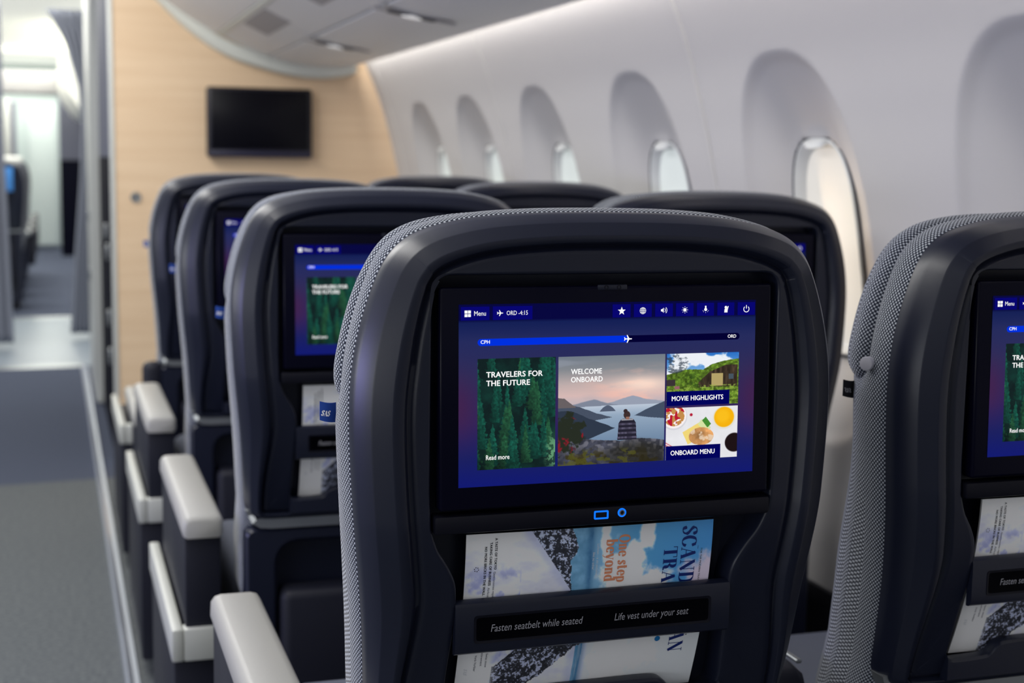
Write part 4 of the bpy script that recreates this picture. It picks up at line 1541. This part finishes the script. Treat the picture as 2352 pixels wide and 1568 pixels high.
def build_magazine():
    root = empty('magazine', (0, 0, 0), '', 'magazine', 'magazines in the seat pockets')
    W, Hh = .272, .196
    # local frame: origin top-left corner of the cover, +x right, -z down; cover bows slightly
    def ybow(x, z):
        return .0020 * np.sin(x / W * math.pi) * -1 + .046 * (-z / Hh) ** 1.7
    u, v = grid_uv(430, 310)
    img = to_lin(paint_cover(u, v) * 1.3).reshape(-1, 3)
    X = (u * W).ravel()
    Zz = (-v * Hh).ravel()
    Yy = ybow(X, Zz)
    idx = np.arange(u.size).reshape(u.shape)
    F = np.stack([idx[:-1, :-1], idx[1:, :-1], idx[1:, 1:], idx[:-1, 1:]], -1).reshape(-1, 4)
    me = bpy.data.meshes.new('cover')
    me.from_pydata(np.stack([X, Yy, Zz], -1).tolist(), [], F.tolist())
    a = me.color_attributes.new('Col', 'FLOAT_COLOR', 'POINT')
    a.data.foreach_set('color', np.hstack([img, np.ones((len(img), 1))]).astype(np.float32).ravel())
    me.materials.append(M['print'])
    cov = bpy.data.objects.new('cover', me)
    COL.objects.link(cov)
    cov.parent = root
    # page block behind the cover
    b = MB()
    R = []
    for x in np.linspace(0.0005, W - .0005, 12):
        ring_ = []
        for z in np.linspace(0, -Hh, 9):
            ring_.append((x, float(ybow(x, z)) + .0003, z - .0004))
        for z in np.linspace(-Hh, 0, 9):
            ring_.append((x, float(ybow(x, z)) + .003, z - .0004))
        R.append(ring_)
    b.rings(R, True, True, True).build('pages', M['paper'], root, smooth=40)

    def rot(V, u_base, v_start):
        """text running down the page, letter tops to the right (millimetres)"""
        x = (u_base + V[:, 1]) / 1000
        z = -(v_start + V[:, 0]) / 1000
        return [(a_x, float(ybow(a_x, a_z)) - .0004, a_z) for a_x, a_z in zip(x, z)]

    def line(parts, name, m):
        for V, Fc in parts:
            MB().add(V, Fc).build(name, m, cov, smooth=0)

    def sans(body, ub, v0, v1, cap, bold=0.0):
        P, Fc = fit_text(body, 0, v1 - v0, 0, cap, bold)
        return rot(P, ub, v0), Fc

    def serif(body, ub, v0, v1, cap, fat=1.0):
        V, Fc = serif_text(body, fat)
        V = V.copy()
        V[:, 0] = (V[:, 0] - V[:, 0].min()) / (V[:, 0].max() - V[:, 0].min()) * (v1 - v0)
        V[:, 1] *= cap
        return rot(V, ub, v0), Fc
    line([serif('SCANDINAVIAN', 236.5, 5, 152, 17, 1.2), serif('TRAVELER', 216.5, 27, 131, 15.5, 1.2)], 'title_text', M['ink_navy'])
    line([serif('One step', 164.5, 9.5, 62, 12.5, 1.25), serif('beyond', 150.5, 14, 60, 12.5, 1.25)], 'headline_text', M['ink_orange'])
    line([sans('Lofoten - a ski paradise', 140.4, 17.9, 53, 2.6), sans('like no other', 136.0, 26.9, 46, 2.6)], 'tagline_text', M['ink_white'])
    line([sans('A TASTE OF TOKYO', 30.2, 4.8, 38.3, 2.5, .028), sans('TAKING CARE OF BUSINESS', 25.0, 9, 55.5, 2.5, .028), sans('NO MORE BRICKS IN THE WALL', 19.6, 13.5, 66, 2.5, .028), sans('PERFECTION', 18.2, 107, 132, 2.5, .028)], 'cover_text', M['ink_black'])
    line([sans('Gastronomes rejoice over fresh flavours on our expedition in Swiss snow', 29.8, 40.5, 150, 2.3), sans('Airbus keeps flying high on the bright side of retirement', 24.6, 57.5, 148, 2.3), sans('Verb Verbier', 18.2, 134.5, 154, 2.3)], 'body_text', M['ink_grey'])
    line([sans('FOR THE MODERN TRAVELER', 259, 31, 74, 2.0), sans('DECEMBER 2019', 254.6, 106, 133, 2.0)], 'masthead_text', M['ink_black'])
    P = [rot(np.array([(0, 0), (100, 0), (100, .35), (0, .35)]), 255.6, 27.6)]
    b = MB()
    b.add(P[0], [[0, 1, 2, 3]])
    b.build('masthead_rule', M['ink_navy'], cov, smooth=0)
    # asterisk of dots
    b = MB()
    for k in range(6):
        a = k * math.pi / 3 + .3
        V, Fc = disc2(2.2 * math.cos(a), 2.2 * math.sin(a), .55, 8)
        b.add(rot(V, 11.7, 37.1), Fc)
    b.build('dot_mark', M['ink_black'], cov, smooth=0)
    V, Fc = disc2(0, 0, 3.2, 20)
    b = MB().add(rot(V, 222, 134), Fc)
    b.build('cover_badge', M['ink_cyan'], cov, smooth=0)
    V, Fc = serif_text('SAS', 1.5)
    V = V * 3.6
    V[:, 0] += V[:, 1] * .3
    b = MB().add(rot(V, 8, 150), Fc)
    b.build('cover_logo', M['ink_white'], cov, smooth=0)
    return root


mag = build_magazine()
mags = {(0, 0): mag, (0, 1): copy_tree(mag), (1, 0): copy_tree(mag)}
mag['label'] = 'mountain cover magazine in the pocket of the nearest seat, blue sky at its right'
mags[(0, 1)]['label'] = 'magazine in the pocket of the seat cut off by the right edge'
mags[(1, 0)]['label'] = 'pale magazine in the pocket of the aisle seat directly ahead, partly hidden'
for (r, c), o in mags.items():
    s_ = seats[(r, c)]
    o.location = (s_.location.x - .1430, s_.location.y + .0195, .8805)
    o.rotation_euler = (0, math.radians(.25), 0)

# ------------------------------------------------------------------ beyond the bulkhead, left of picture
def slab(name, x0, x1, y0, y1, z0, z1, m, bev=.003):
    return struct(MB().box(x0, x1, y0, y1, z0, z1, bev).build(name, m))


# side of the monument behind the bulkhead: dark kick, grey above, pale column
slab('wall_aisle', .228, .30, YB + .12, 8.0, 1.245, 2.3, M['monu_grey'])
slab('wall_aisle_lower', .228, .30, YB + .12, 8.0, 0.0, 1.245, M['monu_dark'])
slab('door_frame', .190, .300, 7.35, 8.35, 0.0, 2.5, M['column'], .02)
slab('wall_galley', .34, 1.5, 8.4, 8.5, 0, 2.4, M['monu_grey'])
for k, (y, z) in enumerate(((6.45, .92), (6.30, .84), (6.25, .56), (6.2, .40))):
    lt = MB().box(.216, .230, y - .02, y + .02, z - .035, z + .035, .005, 2).build('side_latch', M['silver'])
    tag(lt, ['small bright latch, topmost on the dark side panel left of the bulkhead', 'second bright latch from the top on the dark side panel by the bulkhead',
             'third bright latch down on the dark side panel by the bulkhead', 'lowest bright latch on the dark side panel near the blue floor'][k], 'latch', 'latches on the dark side panel')
for k, (y, z) in enumerate(((8.0, .93), (7.9, .62))):
    lt = MB().box(.180, .192, y - .02, y + .02, z - .03, z + .03, .005, 2).build('column_catch', M['silver'])
    tag(lt, ['upper small catch on the pale column at left', 'lower small catch on the pale column at left'][k], 'catch', 'catches on the pale column')


def curtain(name, rows, label, folds=9, depth=.03):
    """rows: (z, x left, x right, y)"""
    b = MB()
    n = 60
    R = []
    zz_ = np.linspace(rows[0][0], rows[-1][0], 40)
    A = np.array(rows)
    o_ = np.argsort(A[:, 0])
    for z in zz_:
        xl, xr, y = [np.interp(z, A[o_, 0], A[o_, k]) for k in (1, 2, 3)]
        R.append([(xl + (xr - xl) * i / (n - 1), y + depth * math.sin(i / (n - 1) * folds * 2 * math.pi), z) for i in range(n)])
    V = [p for r in R for p in r]
    F = [[a * n + i, a * n + i + 1, (a + 1) * n + i + 1, (a + 1) * n + i] for a in range(len(R) - 1) for i in range(n - 1)]
    b.add(V, F)
    o = b.build(name, M['curtain'], smooth=60)
    m = o.modifiers.new('thick', 'SOLIDIFY')
    m.thickness = .006
    return tag(o, label, 'curtain', 'grey cabin curtains')


curtain('cabin_curtain', [(2.20, -.01, .27, 9.9), (2.0, .10, .26, 9.9), (1.70, .185, .255, 9.9), (1.42, .205, .25, 9.9), (1.1, .185, .25, 9.95), (.6, .14, .24, 10.0), (.04, .10, .24, 10.05)],
        'grey curtain tied back beside the pale column at left', 5, .02)
curtain('cabin_curtain', [(2.20, -.60, -.285, 9.6), (1.2, -.60, -.285, 9.6), (.9, -.60, -.275, 9.6), (.04, -.60, -.258, 9.6)],
        'grey curtain at the left picture edge beside the far seats', 6, .02)

# far cabin: ceiling, end wall, right side monument
struct(MB().add([(-3, 8.6, 2.55), (.6, 8.6, 2.55), (.6, 22, 2.45), (-3, 22, 2.45)], [[0, 1, 2, 3]]).build('ceiling', M['glowceil'], smooth=0))
slab('wall_far', -3, .8, 20.5, 20.6, 0, 2.6, M['farwhite'])
slab('door_1', -.285, .085, 19.6, 19.75, .06, 1.90, M['farwhite'], .03)
slab('wall_far_right', .105, .8, 18.5, 18.7, 1.19, 2.1, M['monu_grey'])
slab('wall_far_right_lower', .105, .8, 18.45, 18.7, 0, 1.19, M['monu_dark'])
slab('trim_8', -.62, -.48, 19.3, 19.5, 1.0, 1.95, M['column'], .02)
slab('wall_far_left', -1.2, -.42, 19.4, 19.6, 0, 1.92, M['monu_grey'])
slab('ceiling_band', -3, .12, 17.6, 18.2, 1.96, 2.22, M['bindark'], .03)
# bin of the far cabin, right of the aisle
b = MB().prism([(.10, 2.0), (.16, 1.86), (.27, 1.70), (.33, 1.66), (.60, 1.66), (.60, 2.2), (.10, 2.2)], 'y', 14.2, 18.3)
tag(b.build('overhead_bin', M['ceil'], smooth=30), 'distant white overhead bin above the aisle beyond the curtain', 'overhead bin')

# far seats across the aisle seen past the curtain
for k, y in enumerate((11.9, 12.9, 13.9, 14.9)):
    o = copy_tree(proto, skip=('loop_label', 'seat_monitor', 'socket_strip'))
    o.location = (-.470, y, 0)
    o['label'] = ['dark far seat with white headrest cover and blue patch at the left edge', 'far seat second in the block left of the distant aisle',
                  'far seat third in the block left of the distant aisle', 'farthest seat of the block left of the distant aisle'][k]
    o['group'] = 'far seats beyond the curtain'
    cv = MB().box(-.20, .20, .02, .19, 1.165, 1.225, .02, 2).build('headrest_cover', M['hcover'], o)
    if k == 0:
        MB().box(.10, .18, -.012, -.004, .96, 1.150, .002).build('blue_patch', M['blue'], o)
    MB().box(.262, .30, .1, .62, .60, .64, .012, 2).build('armrest', M['silver'], o)
